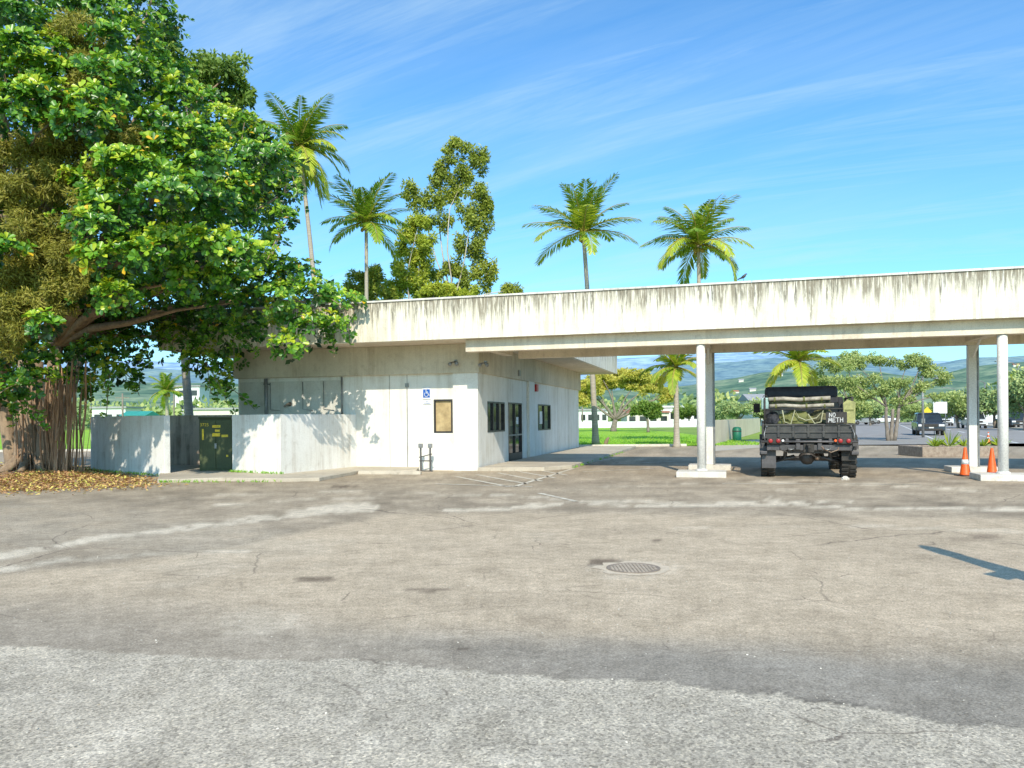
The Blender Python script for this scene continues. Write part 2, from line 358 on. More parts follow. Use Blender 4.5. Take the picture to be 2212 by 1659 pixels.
def paint(X, Y):
    px, py = proj((X, Y, 0))
    n1 = noise.fractal(Vector((X*.35, Y*.35, 0)), 1, 2, 4); n2 = noise.fractal(Vector((X*1.4, Y*1.4, 5)), .9, 2, 4)
    n3 = noise.fractal(Vector((X*.12+9, Y*.12, 3)), 1, 2, 3); n4 = noise.fractal(Vector((X*5, Y*5, 2)), .8, 2, 3)
    k = 2604/(Y*Y)*.14   # pixels per 0.14 m of ground
    pj = py+n2*k*.9; pe = py+n2*k*.4+n4*k*.4
    tan = Vector((.575,.465,.335)); grey = Vector((.34,.305,.255)); peb = Vector((.57,.505,.405)); far = Vector((.40,.33,.245)); pale = Vector((.80,.70,.55))
    col = tan*(1+n1*.18+n2*.09)
    rt = sstep(300,1500,px)
    d = sstep(-50, 50, pj-lerp_poly(edgeD, px)+n1*40); col = col.lerp(grey*(1+n2*.16+n1*.12), d*(.5+.45*rt))
    s = sstep(-1.5, 1.5, pe-lerp_poly(edgeA, px)); lft2 = rt
    col = col.lerp(peb*(1+n2*.2+n1*.2+n3*.15), s*(.75+.25*lft2))
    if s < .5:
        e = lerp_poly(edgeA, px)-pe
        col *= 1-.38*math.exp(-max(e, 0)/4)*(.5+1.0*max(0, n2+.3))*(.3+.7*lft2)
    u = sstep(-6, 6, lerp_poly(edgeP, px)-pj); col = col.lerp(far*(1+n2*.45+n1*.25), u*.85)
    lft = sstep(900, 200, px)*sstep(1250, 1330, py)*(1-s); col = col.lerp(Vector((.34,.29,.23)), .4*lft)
    for pts, w, a in streaks:
        if px < pts[0][0]-40 or px > pts[-1][0]+40: continue
        dd = abs(pj-lerp_poly(pts, px))/(w*(.9+n3*.6)+1e-3)
        m = max(0, 1-dd)*a; m = sstep(.05, .7, m*(1+n2*1.6+n4*.8)); col = col.lerp(pale, .75*m)
    st = sstep(.25, .6, n1+n2*.4); col *= 1-.22*st
    st = sstep(.2, .5, -n3-n2*.3); col = col.lerp(pale*.85, .22*st)
    for (sx_, sy_, rx_, ry_, am) in ((690,1252,50,5,.6),(925,1276,45,5,.55),(1305,1216,42,9,.75),(1415,1170,14,3,.6),(2090,1165,60,5,.3),(1000,1402,12,3,.6),(560,1345,90,30,-.25),(1180,1345,60,18,.2),(2130,1160,40,6,.4),(740,1052,30,4,.6),(1368,1232,90,20,-.35),(60,1410,70,14,-.5),(900,1640,200,14,-.3)):
        q = ((px-sx_)/rx_)**2+((py-sy_)/ry_)**2
        if q < 2.5:
            w_ = sstep(1.3, .5, q+n4*.9)
            col = col.lerp(Vector((.10,.07,.05)), am*w_) if am > 0 else col.lerp(pale, -am*w_)
    return col, s
ys = []; y = 1.6
while y < 41:
    ys.append(y); y += max(.02, y*y*.0021)
ys.append(41.0)
sxs = np.linspace(-1.35, 1.5, 520)
vs = []; cols = []
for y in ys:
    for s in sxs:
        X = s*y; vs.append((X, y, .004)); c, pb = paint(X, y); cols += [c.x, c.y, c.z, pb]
nx = len(sxs); fs = [(j*nx+i, j*nx+i+1, (j+1)*nx+i+1, (j+1)*nx+i) for j in range(len(ys)-1) for i in range(nx-1)]
me = bpy.data.meshes.new('parking_lot'); me.from_pydata(vs, [], fs)
at = me.attributes.new('paint', 'FLOAT_COLOR', 'POINT'); at.data.foreach_set('color', np.array(cols, dtype=np.float32))
lot = bpy.data.objects.new('parking_lot', me); C.objects.link(lot); tag(lot, kind='structure', label='weathered patched asphalt parking lot', cat='ground')
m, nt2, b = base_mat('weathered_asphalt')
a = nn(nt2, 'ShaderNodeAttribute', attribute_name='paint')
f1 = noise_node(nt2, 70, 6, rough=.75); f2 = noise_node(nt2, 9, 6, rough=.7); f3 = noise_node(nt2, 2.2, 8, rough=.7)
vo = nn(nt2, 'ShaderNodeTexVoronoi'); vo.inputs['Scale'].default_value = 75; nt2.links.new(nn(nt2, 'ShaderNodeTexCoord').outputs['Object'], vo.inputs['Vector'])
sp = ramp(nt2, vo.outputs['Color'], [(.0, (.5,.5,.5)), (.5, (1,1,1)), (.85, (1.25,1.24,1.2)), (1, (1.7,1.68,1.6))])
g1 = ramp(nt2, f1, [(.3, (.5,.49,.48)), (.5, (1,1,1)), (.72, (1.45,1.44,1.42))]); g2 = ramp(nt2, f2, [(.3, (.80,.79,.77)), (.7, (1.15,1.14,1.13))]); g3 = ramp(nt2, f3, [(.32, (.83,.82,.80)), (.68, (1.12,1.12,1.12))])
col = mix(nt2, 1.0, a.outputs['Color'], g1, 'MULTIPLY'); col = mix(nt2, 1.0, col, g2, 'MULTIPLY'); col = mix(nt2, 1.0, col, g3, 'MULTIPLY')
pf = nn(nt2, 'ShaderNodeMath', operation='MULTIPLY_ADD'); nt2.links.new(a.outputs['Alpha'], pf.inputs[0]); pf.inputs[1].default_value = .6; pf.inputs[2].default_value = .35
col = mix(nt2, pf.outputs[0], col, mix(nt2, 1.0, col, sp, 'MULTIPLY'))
tc = nn(nt2, 'ShaderNodeTexCoord').outputs['Object']
nz = nn(nt2, 'ShaderNodeTexNoise'); nz.inputs['Scale'].default_value = 1.6; nz.inputs['Detail'].default_value = 6; nt2.links.new(tc, nz.inputs['Vector'])
av = nn(nt2, 'ShaderNodeMix', data_type='VECTOR'); av.inputs[0].default_value = .22; nt2.links.new(tc, av.inputs[4]); nt2.links.new(nz.outputs['Color'], av.inputs[5])
for scl, wdt, lo in ((.34, .0016, .46), (.9, .0026, .52)):
    vc = nn(nt2, 'ShaderNodeTexVoronoi', feature='DISTANCE_TO_EDGE'); vc.inputs['Scale'].default_value = scl; nt2.links.new(av.outputs[1], vc.inputs['Vector'])
    ck = ramp(nt2, vc.outputs['Distance'], [(0, (1,1,1)), (wdt, (.7,.7,.7)), (wdt*2, (0,0,0))])
    cm_ = ramp(nt2, noise_node(nt2, .31*scl/.34, 3), [(lo, (0,0,0)), (lo+.1, (.7,.7,.7))])
    col = mix(nt2, mix(nt2, 1.0, ck, cm_, 'MULTIPLY'), col, (.12,.09,.07))
nt2.links.new(col, b.inputs['Base Color']); b.inputs['Roughness'].default_value = .92; b.inputs['Specular IOR Level'].default_value = .12
bump(nt2, b, f1, .6, .012)
me.materials.append(m)
M['asphalt'] = pm('road_asphalt', (.31,.29,.265), (.39,.36,.33), .9, .6, 0, .3, fine=50, spec=.15)
M['grassland'] = pm('grassland', (.22,.34,.07), (.30,.40,.09), .95, .05, 0, .2, fine=3, spec=.1)
M['lawn'] = pm('lawn_green', (.26,.50,.04), (.38,.58,.07), .95, .25, 0, .3, fine=8, spec=.1)
M['gravel'] = pm('gravel_verge', (.60,.53,.41), (.44,.38,.3), .95, 2, 0, .5, fine=20)
def sheet(name, poly, z, mat, label=None):
    mb = MB(); mb.add([(p[0], p[1], z) for p in poly], [tuple(range(len(poly)))])
    return tag(mb.build(name, mat), kind='structure', label=label)
sheet('ground', [(-9000,-60),(9000,-60),(9000,9000),(-9000,9000)], -.004, M['grassland'])
sheet('apron', [(-40,-8),(40,-8),(40,1.7),(-40,1.7)], 0.0, M['asphalt'])
sheet('lawn', [(-70,41.3),(14,41.3),(16.5,80),(15,190),(-90,190)], .0, M['lawn'])
gv = [G(1540,975), G(1655,966), G(1650,948), G(1548,960)]
sheet('gravel_verge', gv, .008, M['gravel'])
N = 24000
gy = 41.6+np.random.exponential(9, N); gx = np.random.uniform(-.36, .27, N)*gy*1.02+2; ok = (gy < 90) & (gx < 14+ (gy-41)*.06)
gp_ = np.stack([gx, gy, np.zeros(N)], 1)[ok]; n_ = len(gp_)
dd = runit(n_)*.5; dd[:, 2] = 1
tag(leaf_mesh('grass', gp_, dd, runit(n_), np.random.uniform(.05, .14, n_), .05, np.clip(np.random.normal(.6,.2,n_),0,1), LM['grass'], None), 'bright green mown grass of the lawn behind the lot', 'grass', kind='stuff')
# road to the right, running away
rdir = Vector((.47, 1, 0)).normalized(); rn = Vector((rdir.y, -rdir.x, 0))
R0 = G(1985, 952); R0.z = 0
def road_strip(a, b, s0, s1): return [R0+rn*a+rdir*s0, R0+rn*b+rdir*s0, R0+rn*b+rdir*s1, R0+rn*a+rdir*s1]
sheet('road', road_strip(-6, 26, -9, 420), .004, M['asphalt'], 'two way asphalt road running away at right')
M['mark'] = pm('worn_road_paint', (.8,.79,.75), (.6,.58,.53), .8, 5)
for q in range(14):
    sheet('lane_marking', road_strip(4.4, 4.6, q*14-4, q*14+2), .009, M['mark'])
sheet('edge_line', road_strip(.9, 1.05, -8, 300), .009, M['mark']); sheet('edge_line', road_strip(9.3, 9.45, -8, 300), .009, M['mark'])
sheet('connector_road', [(9, 40.9), (60, 40.9), (60, 52), (16, 52)], .0, M['asphalt'])
mb = MB(); md = road_strip(10.5, 12.5, -6, 300); mb.prism([(p.x, p.y) for p in md], 0.002, .15); tag(mb.build('median', M['walk']), kind='structure')
mb = MB(); mb.box(-60, 9.2, 41.0, 41.25, 0, .13); tag(mb.build('kerb', M['pad'], bevel=.02), kind='structure', label='concrete kerb along the lawn')
# grassy verge left of the road
mb = MB(); vg = road_strip(-9, -6.1, 6, 300); mb.prism([(p.x, p.y) for p in vg], 0.006, .1); tag(mb.build('verge', M['lawn']), kind='structure')
M['faded'] = pm('faded_line_paint', (.80,.74,.60), (.42,.35,.26), .85, 5)
def gline(a, b, w, name='painted_line', z=.010):
    A = G(*a); B = G(*b); t = (B-A).normalized(); n = Vector((-t.y, t.x, 0))*w/2
    return sheet(name, [A-n, B-n, B+n, A+n], z, M['faded'])
for a, b in (((940,1046),(1150,1052)), ((1110,1052),(1240,1012)), ((985,1030),(1100,1052)), ((1030,1026),(1140,1046)), ((1075,1022),(1170,1040)), ((1120,1019),(1200,1033)), ((1150,1014),(1225,1027)), ((1165,1066),(1245,1084)), ((1215,1008),(1330,990))):
    gline(a, b, .11)
gline((1300,1004),(1480,996), .1); gline((1260,1020),(1420,1012), .1); gline((1560,1045),(1990,1047), .08)
# ================================================================== BUILDING
bld = thing('service_station_building', O, 'abandoned low concrete filling station with flat streaked roof and wide drive-through canopy', 'building', -BA)
uL = hv(515, 850, 0)[0]; vR = hu(1250, 900, 0)[0]
ZS = 3.79; ZT = 4.90; ZB = 2.92; VF = -1.65
def wall(mb, axis, a0, a1, z0, z1, t0, t1, holes):
    hs = sorted(holes); cur = a0
    def bx(p, q, r, s):
        if q-p < .001 or s-r < .001: return
        if axis == 'u': mb.box(p, q, t0, t1, r, s)
        else: mb.box(t0, t1, p, q, r, s)
    for h0, h1, hz0, hz1 in hs:
        bx(cur, h0, z0, z1); bx(h0, h1, z0, hz0); bx(h0, h1, hz1, z1); cur = h1
    bx(cur, a1, z0, z1)
w1 = (hv(937, 863, 0), hv(980, 935, 0)); W1 = (w1[0][0], hv(978,900,0)[0], w1[1][1], w1[0][1])
pil0 = hv(981, 900, 0)[0]
sA = (hu(1053,900,0)[0], hu(1090,900,0)[0], hu(1070,933,0)[1], hu(1070,868,0)[1])
sD = (hu(1098,900,0)[0], hu(1127,900,0)[0], .06, hu(1112,870,0)[1])
sB = (hu(1162,900,0)[0], hu(1189,900,0)[0], hu(1175,929,0)[1], hu(1175,874,0)[1])
mb = MB(); wall(mb, 'u', uL, -.3, 0, ZB, 0, .25, [W1]); mb.build('front_wall', M['wall'], bld)
mb = MB(); wall(mb, 'v', .0, vR, 0, ZB, -.25, 0, [sA, sD, sB]); mb.build('side_wall', M['wall'], bld)
mb = MB(); mb.box(uL, uL+.25, .25, vR, 0, ZB); mb.box(uL+.25, -.25, vR-.25, vR, 0, ZB); mb.build('rear_wall', M['wall'], bld)
mb = MB(); mb.box(pil0, .04, -.10, 0, 0, ZB); mb.box(0, .04, 0, .30, 0, ZB); mb.build('corner_pier', M['wall'], bld, bevel=.008)
v0, v1 = hu(1138,900,0)[0], hu(1150,900,0)[0]
mb = MB(); mb.box(0.001, .10, v0, v1, 0, ZB); mb.build('side_pier', M['wall'], bld, bevel=.008)
mb = MB(); mb.box(uL-.08, .10, -.16, vR+.1, ZB, ZS-.001); mb.build('upper_band', M['band'], bld, bevel=.01)
def bx1(name, a, mat, par=bld, bevel=0): mb = MB(); mb.box(*a); return mb.build(name, mat, par, bevel=bevel)
for px in (842, 880): u = hv(px, 900, 0)[0]; bx1('panel_joint', (u-.008, u+.008, -.004, .01, .02, ZB-.005), M['joint'])
for px in (1205, 1228): v = hu(px, 900, 0)[0]; bx1('panel_joint', (-.01, .004, v-.008, v+.008, 0.13, ZB-.01), M['joint'])
ua = hv(519,850,0)[0]; ub = hv(742,850,0)[0]; bx1('grey_panel', (ua, ub, -.008, .001, 1.3, ZB-.12), concrete('grey_panel_paint', (.70,.68,.61), (.60,.57,.50), (.40,.36,.29), .5, 2, .4))
for px in (585, 655, 700):
    u = hv(px, 850, 0)[0]; mb = MB(); mb.tube([(u,-.03,ZB-.15),(u,-.03,1.9),(u+.35,-.03,1.86)], .012, 6); mb.build('conduit', M['greymetal'], bld, True)
u = hv(578, 850, 0)[0]; mb = MB(); mb.cyl((u,-.09,1.2), (u,-.09,ZB-.02), .055); mb.box(u-.09,u+.09,-.10,0,2.7,2.74); mb.build('downpipe', M['greymetal'], bld, True)
u = hv(740, 850, 0)[0]; mb = MB(); mb.cyl((u,-.05,1.5), (u,-.05,ZB-.02), .025); mb.build('downpipe', M['greymetal'], bld, True)
u = hv(880, 850, 0)[0]; z = hv(880,835,0)[1]; mb = MB(); mb.tube([(u,-.03,.05),(u,-.03,z)], .012, 6); mb.box(u-.05,u+.05,-.06,0,z-.02,z+.1); mb.build('conduit', M['greymetal'], bld)
def window(par, axis, op, nmull, panemat, name='window', lab=None):
    a0, a1, z0, z1 = op; fw = .05
    def B(mb, p, q, t0, t1, r, s):
        if axis == 'u': mb.box(p, q, t0, t1, r, s)
        else: mb.box(-t1, -t0, p, q, r, s)
    mb = MB()
    B(mb, a0, a1, -.012, .10, z0, z0+fw); B(mb, a0, a1, -.012, .10, z1-fw, z1); B(mb, a0, a0+fw, -.012, .10, z0+fw, z1-fw); B(mb, a1-fw, a1, -.012, .10, z0+fw, z1-fw)
    for k in range(nmull):
        c = a0+(a1-a0)*(k+1)/(nmull+1); B(mb, c-.025, c+.025, 0, .09, z0+fw, z1-fw)
    fr = mb.build(name, M['darkmetal'], par)
    if lab: fr['label'] = lab
    mb = MB(); B(mb, a0+fw, a1-fw, .05, .07, z0+fw, z1-fw); mb.build('pane', panemat, fr)
    return fr
fr = window(bld, 'u', W1, 0, M['paper'], lab='front window covered with brown paper')
window(bld, 'v', sA, 2, M['glass']); wB = window(bld, 'v', sB, 1, M['glass'])
dr = window(bld, 'v', sD, 1, M['glass'], 'door', 'glass double entrance door')
vm = (sD[0]+sD[1])/2
for s in (-.09, .09): mb = MB(); mb.tube([(.02,vm+s,.85),(.07,vm+s,.88),(.07,vm+s,1.25),(.02,vm+s,1.28)], .013, 6); mb.build('handle', M['greymetal'], dr, True)
bx1('kick_plate', (-.02,.015,sD[0]+.05,sD[1]-.05,.11,.35), M['darkmetal'], dr); bx1('push_bar', (-.02,.015,sD[0]+.05,sD[1]-.05,.95,1.0), M['greymetal'], dr)
bx1('threshold', (-.1,.05, sD[0], sD[1], 0.0,.058), M['walk'], dr)
vq = sB[0]+(sB[1]-sB[0])*.35; bx1('window_notice', (-.048,-.044,vq-.3,vq+.15,sB[2]+.25,sB[2]+.75), M['white'], wB)
vq = sD[0]+(sD[1]-sD[0])*.75; bx1('door_notice', (-.048,-.044,vq-.15,vq+.15,1.35,1.6), M['white'], dr)
RL = uL-1.7; RB = vR+1.7; UE = 27.0
mb = MB(); mb.box(RL+.15, 1.55, VF+.15, RB-.15, ZS, ZS+.2); mb.box(1.55, UE, VF+.15, 2.35, ZS, ZS+.2); mb.build('soffit', M['soffit'], bld)
mb = MB(); mb.box(RL, UE, VF, VF+.15, ZS-.01, ZT); mb.build('front_fascia', M['fascia'], bld)
mb = MB(); mb.box(1.55, 1.70, 2.5, RB, ZS-.01, ZT); mb.box(RL, RL+.15, VF+.15, RB, ZS-.01, ZT); mb.box(RL+.15, 1.55, RB-.15, RB, ZS-.01, ZT); mb.box(1.55, UE, 2.35, 2.5, ZS-.01, ZT); mb.build('rear_fascia', M['fascia'], bld)
mb = MB(); mb.box(RL+.15, 1.55, VF+.15, RB-.15, ZT-.3, ZT-.2); mb.box(1.55, UE, VF+.15, 2.35, ZT-.3, ZT-.2); mb.build('roof_deck', M['soffit'], bld)
seg = RL-.03
while seg < UE:
    e = min(seg+random.uniform(3.2,4.2), UE); bx1('coping', (seg, e-.012, VF-.035, VF+.2, ZT+.001, ZT+.05), M['coping']); seg = e
bx1('rooftop_upstand', (-7.0, 2.6, 1.2, 1.4, ZT-.2, ZT+.16), M['coping'])
bx1('front_beam', (.102, UE, -1.36, -1.06, 3.43, ZS-.002), M['beam'], bevel=.01)
bx1('rear_beam', (.9, UE, 1.35, 1.65, 3.42, ZS-.002), M['beam'], bevel=.01)
uf = [hv(1515, 950, -1.25)[0], hv(2168, 950, -1.25)[0]]; ub_ = [hv(1533, 950, 1.5)[0], hv(2100, 950, 1.5)[0]]
for u in (.6, (uf[0]+ub_[0])/2, (uf[1]+ub_[1])/2, uf[1]+6.5): bx1('cross_beam', (u-.14, u+.14, -1.055, 1.345, 3.5, ZS-.003), M['beam'])
for i, u in enumerate(uf+[uf[1]+6.8]):
    mb = MB(); mb.lathe([(.112,.15),(.112,3.42)], 20, Matrix.Translation((u,-1.21,0))); c = mb.build('column', M['column'], bld, True)
    mb = MB(); mb.lathe([(.15,.15),(.15,.18),(.12,.2)], 16, Matrix.Translation((u,-1.21,0))); mb.build('base_plate', M['column'], c)
    bx1('plinth', (u-.62, u+.62, -1.72, -.82, 0, .15), M['pad'], c, .015)
for u in ub_+[ub_[1]+6.8]:
    c = bx1('column', (u-.10, u+.10, 1.40, 1.60, .15, 3.419), M['column'], bld, .012)
    bx1('plinth', (u-.60, u+.60, 1.1, 1.9, 0, .15), M['pad'], c, .015)
    mb = MB(); mb.cyl((u+.13,1.42,.15),(u+.13,1.42,3.41),.03); mb.build('conduit', M['greymetal'], c)
    mb = MB(); mb.tube([(u,1.34,3.1),(u,.7,3.52)], .035, 6); mb.build('brace', M['column'], c)
for px, py in ((1357,726),(1650,713),(2090,696),(1255,753),(1497,742)):
    P = G(px, py, ZS); a = loc(P)
    f_ = bx1('soffit_light', (a[0]-.3, a[0]+.3, a[1]-.11, a[1]+.11, ZS-.07, ZS-.001), M['greymetal'], bld, .01)
    bx1('lens', (a[0]-.24, a[0]+.24, a[1]-.08, a[1]+.08, ZS-.078, ZS-.0705), M['white'], f_)
def floodlight(u, v, z):
    f_ = bx1('floodlight', (u-.05,u+.05,v-.02,v+.02,z-.05,z+.05), M['greymetal'])
    for s in (-1, 1):
        mb = MB(); mb.tube([(u,v-.02,z),(u+s*.09,v-.10,z-.03),(u+s*.10,v-.14,z-.05),(u+s*.11,v-.24,z-.10)], [.015,.02,.035,.06], 12); mb.build('lamp_head', M['greymetal'], f_, True)
a = hv(985, 781, -.16); floodlight(a[0], -.17, a[1]); a = hv(1047, 783, -.2); floodlight(a[0]+.02, -.17, a[1])
a = hu(1120, 806, .1); bx1('junction_box', (.10,.16,a[0]-.08,a[0]+.08,a[1]-.1,a[1]+.1), M['greymetal'])
a = hu(1156, 838, .0); bx1('alarm_bell', (.002,.1,a[0]-.16,a[0]+.16,a[1]-.14,a[1]+.14), M['red'], bld, .02)
a = hv(627, 873, 0); mb = MB(); mb.lathe([(.07,0),(.07,.03),(.04,.05),(.035,.12)], 12, Matrix.Translation((a[0],-.008,a[1])) @ Matrix.Rotation(PI/2,4,'X')); mb.tube([(a[0],-.10,a[1]),(a[0]-.05,-.16,a[1]-.03),(a[0]-.12,-.17,a[1]-.09)], .03, 8); mb.build('wall_hydrant', M['rust'], bld, True)
# ------------------------------------------------------------------ stroke writing
def strokes(lines, w, P, right, up, out, name, mat, parent, s=1.0):
    mb = MB(); right = Vector(right); up = Vector(up); out = Vector(out); P = Vector(P)
    for ln in lines:
        for a, b in zip(ln, ln[1:]):
            A = P+right*a[0]*s+up*a[1]*s; B = P+right*b[0]*s+up*b[1]*s; t = (B-A).normalized(); n = out.cross(t)*w/2; A = A-t*w*.3; B = B+t*w*.3
            mb.add([A-n, B-n, B+n, A+n], [(0,1,2,3)])
    return mb.build(name, mat, parent)
def arc(cx, cy, r, a0, a1, n=14): return [(cx+r*math.cos(math.radians(a0+(a1-a0)*i/n)), cy+r*math.sin(math.radians(a0+(a1-a0)*i/n))) for i in range(n+1)]
def text(s, size, parent, P, rot, mat, name='lettering'):
    cu = bpy.data.curves.new(name, 'FONT'); cu.body = s; cu.size = size; cu.align_x = 'CENTER'; cu.align_y = 'CENTER'; cu.extrude = .001
    t = bpy.data.objects.new('tmp', cu); C.objects.link(t); bpy.context.view_layer.update()
    me = bpy.data.meshes.new_from_object(t.evaluated_get(bpy.context.evaluated_depsgraph_get())); bpy.data.objects.remove(t)
    me.name = name; me.materials.clear(); me.materials.append(mat); o = bpy.data.objects.new(name, me); C.objects.link(o)
    o.parent = parent; o.location = P; o.rotation_euler = rot; return o
def bthing(name, u, v, z, label, cat, group=None):
    return thing(name, O+E1*u+D1*v+Vector((0,0,z)), label, cat, -BA, group)
a = hv(922, 849, 0); sg = bthing('accessible_parking_sign', a[0], -.02, a[1], 'blue and white wheelchair symbol sign on the front wall', 'sign')
bx1('sign_plate', (-.13,.13,-.006,.012,-.19,.19), M['white'], sg); bx1('blue_panel', (-.11,.11,-.009,-.006,-.14,.11), M['blue'], sg)
strokes([arc(-.015,.085,.012,0,360,8), [(-.015,.06),(-.01,0),(.05,0),(.075,-.07),(.10,-.06)], [(-.012,.035),(.04,.035)], arc(-.005,-.045,.062,125,375,16)], .018, (0,-.0115,0), (1,0,0), (0,0,1), (0,-1,0), 'wheelchair_symbol', M['white'], sg)
text('RESERVED PARKING', .025, sg, (0,-.008,.150), (PI/2,0,0), M['blue'])
a = hv(923, 869, 0); sg = bthing('van_sign', a[0], -.02, a[1], 'small white sign lettered VAN ACCESSIBLE below the wheelchair sign', 'sign')
bx1('sign_plate', (-.13,.13,-.006,.012,-.065,.065), M['white'], sg)
text('VAN', .045, sg, (0,-.009,.028), (PI/2,0,0), M['blue']); text('ACCESSIBLE', .040, sg, (0,-.009,-.028), (PI/2,0,0), M['blue'])
a = hv(920, 1010, -.55); rk = bthing('meter_stand', a[0], -.55, 0, 'grey metal pipe stand with two small boxes against the front wall', 'utility stand')
M['pipe'] = pm('dark_pipe', (.16,.15,.14), (.09,.085,.08), .5, 5, .4)
for s in (-.16, .14):
    c = bx1('post', (s-.022, s+.022, -.02, .02, .03, .72), M['pipe'], rk); bx1('meter_box', (s-.06, s+.06, -.05, .05, .70, .83), M['greymetal'], rk, .01)
bx1('crossbar', (-.2, .2, -.015, .015, .30, .335), M['pipe'], rk); bx1('foot_bar', (-.25, .22, -.02, .02, .0, .03), M['pipe'], rk)
mb = MB(); mb.tube([(-.22,0,.42),(.2,0,.52)], .015, 6); mb.build('handrail', M['pipe'], rk)
def poly_slab(name, pts, z0, z1, mat, label=None, bevel=.015):
    mb = MB(); mb.prism([(p.x, p.y) for p in pts], z0, z1); return tag(mb.build(name, mat, bevel=bevel), kind='structure', label=label)
BP = lambda u, v: O+E1*u+D1*v
poly_slab('front_walk', [G(340,1044), G(480,1040), G(607,1042), G(690,1040), G(775,1024), G(900,1022), G(905,1016), BP(-2.2,.1), BP(uL,.1), G(355,1000)], 0.0, .10, M['walk'])
poly_slab('side_walk', [BP(.11,-.3), BP(2.1,-.3)+Vector((0,.4,0)), BP(2.6,1.2), BP(2.7,vR+1), BP(.11,vR+1)], 0.0, .12, M['walk'])
A_ = G(778,1026); st = thing('wheel_stop', A_+(G(905,1024)-A_)*.5, 'low concrete wheel stop in front of the white wall', 'wheel stop', -BA*.6)
mb = MB(); mb.prism([(-.09,.0),(.09,.0),(.06,.10),(-.06,.10)], -.92, .92, 'x'); mb.build('stop_bar', M['walk'], st, bevel=.02)
def lowwall(name, pts, h, th, label, mat, grp=None):
    B = pts[0].copy(); B.z = 0; t = thing(name, B, label, 'wall', 0, grp); n_ = len(pts)
    outer = []; inner = []
    for i, p in enumerate(pts):
        dA = (pts[min(i+1, n_-1)]-pts[max(i-1, 0)]); dA.z = 0; dA.normalize(); nn_ = Vector((-dA.y, dA.x, 0)); outer.append(p); inner.append(p+nn_*th)
    for i in range(n_-1):
        mb = MB(); q = [outer[i], outer[i+1], inner[i+1], inner[i]]; mb.prism([(a.x-B.x, a.y-B.y) for a in q], .0, h); mb.build('wall_panel', mat, t, bevel=.008)
    return t
pA = G(502,1027); pB = G(607,1032); pC = BP(hv(770,950,0)[0], -.01)
lowwall('low_wall', [pA, pB, pC], 1.72, .18, 'low white concrete screen wall angled out from the building front', M['lowwall'])
qA = W(196,1000,24.6); qA.z = 0; qB = G(355,1030)
lowwall('low_wall', [qA, qB], 1.72, .18, 'low pale concrete wall between the fig tree and the utility cabinet', M['lowwall'])
iB = W(362,950,26.0); iB.z = 0; iC = W(520,950,25.4); iC.z = 0
lowwall('low_wall', [iB, iC], 1.75, .15, 'brown stained concrete wall behind the green utility cabinet', M['dirtywall'])
cb0 = G(433,1024); cb1 = G(502,1024); cw = (cb1-cb0).length
cab = thing('utility_cabinet', (cb0+cb1)/2, 'dark green electrical transformer cabinet numbered 3725 between the low walls', 'utility cabinet', 0)
mb = MB(); mb.box(-cw/2, cw/2, 0, .9, .1, 1.62); mb.box(-cw/2-.02, cw/2+.02, -.03, .93, 1.62, 1.68); mb.build('cabinet_body', M['cabinet'], cab, bevel=.015)
bx1('door', (-cw/2+.03, -.01, -.02, -.001, .16, 1.58), M['cabinet'], cab, .006); bx1('door', (.01, cw/2-.03, -.02, -.001, .16, 1.58), M['cabinet'], cab, .006)
bx1('padlock_hasp', (-.03,.03,-.05,-.021,.75,.9), M['greymetal'], cab)
for k_, (x0, x1, z0, z1) in enumerate(((-.10,.14,1.36,1.43),(-.02,.12,1.235,1.30),(-.10,.13,1.10,1.20),(.17,.36,1.08,1.15),(-.40,-.35,1.0,1.32),(.30,.36,.5,.56))):
    bx1('warning_label', (x0, x1, -.026-.0005*k_, -.0215, z0, z1), M['yellow'], cab)
text('3725', .13, cab, (-.33,-.024,1.44), (PI/2,0,0), M['yellow'])
text('WARNING', .032, cab, (.02,-.0285,1.395), (PI/2,0,0), M['black'])
# ================================================================== TRUCK
tp = G(1747, 1034); tp.z = 0
rzT = -BA-.035
T = thing('military_truck', tp, 'black four wheel utility truck seen from the rear, loaded bed, parked under the canopy', 'truck', rzT)
def tbox(name, args_list, mat, par, bevel=.012):
    mb = MB()
    for a in args_list: mb.box(*a)
    return mb.build(name, mat, par, bevel=bevel)
tyre = MB(); Mx = Matrix.Rotation(PI/2, 4, 'Y')
tyre.lathe([(.24,-.15),(.40,-.165),(.445,-.14),(.452,-.07),(.452,.07),(.445,.14),(.40,.165),(.24,.15)], 32, Mx)
for k in range(22):
    a = 2*PI*k/22
    for s, dp in ((-1,0),(1,PI/22)):
        Rm = Matrix.Rotation(a+dp, 4, 'X'); tyre.box(s*.095-.075, s*.095+.075, -.034, .034, .44, .475, Rm)
rim = MB(); rim.lathe([(.05,-.168),(.12,-.172),(.16,-.10),(.22,-.10),(.245,-.158),(.245,.158),(.22,.10),(.05,.09)], 24, Mx)
for k in range(8):
    a = 2*PI*k/8; rim.cyl((-.12,.19*math.cos(a),.19*math.sin(a)),(-.09,.19*math.cos(a),.19*math.sin(a)),.018,n=6)
w0 = None
for x, y in ((-.95,.62),(.95,.62),(-.95,3.9),(.95,3.9)):
    if w0 is None:
        w0 = tyre.build('wheel', M['black'], T, False); rm = rim.build('rim', M['truckgrey'], w0, True); c = w0
    else:
        c = w0.copy(); C.objects.link(c); r2 = rm.copy(); C.objects.link(r2); r2.parent = c; c.parent = T
    c.location = (x, y, .47)
    if x > 0: c.rotation_euler = (0,0,PI)
mb = MB()
for s in (-.42, .42): mb.box(s-.05, s+.05, .05, 4.6, .62, .78)
mb.box(-.37, .37, .1, .2, .62, .78); mb.box(-.37,.37, 1.4, 1.5, .62, .78); mb.build('chassis_frame', M['truckgrey'], T, bevel=.008)
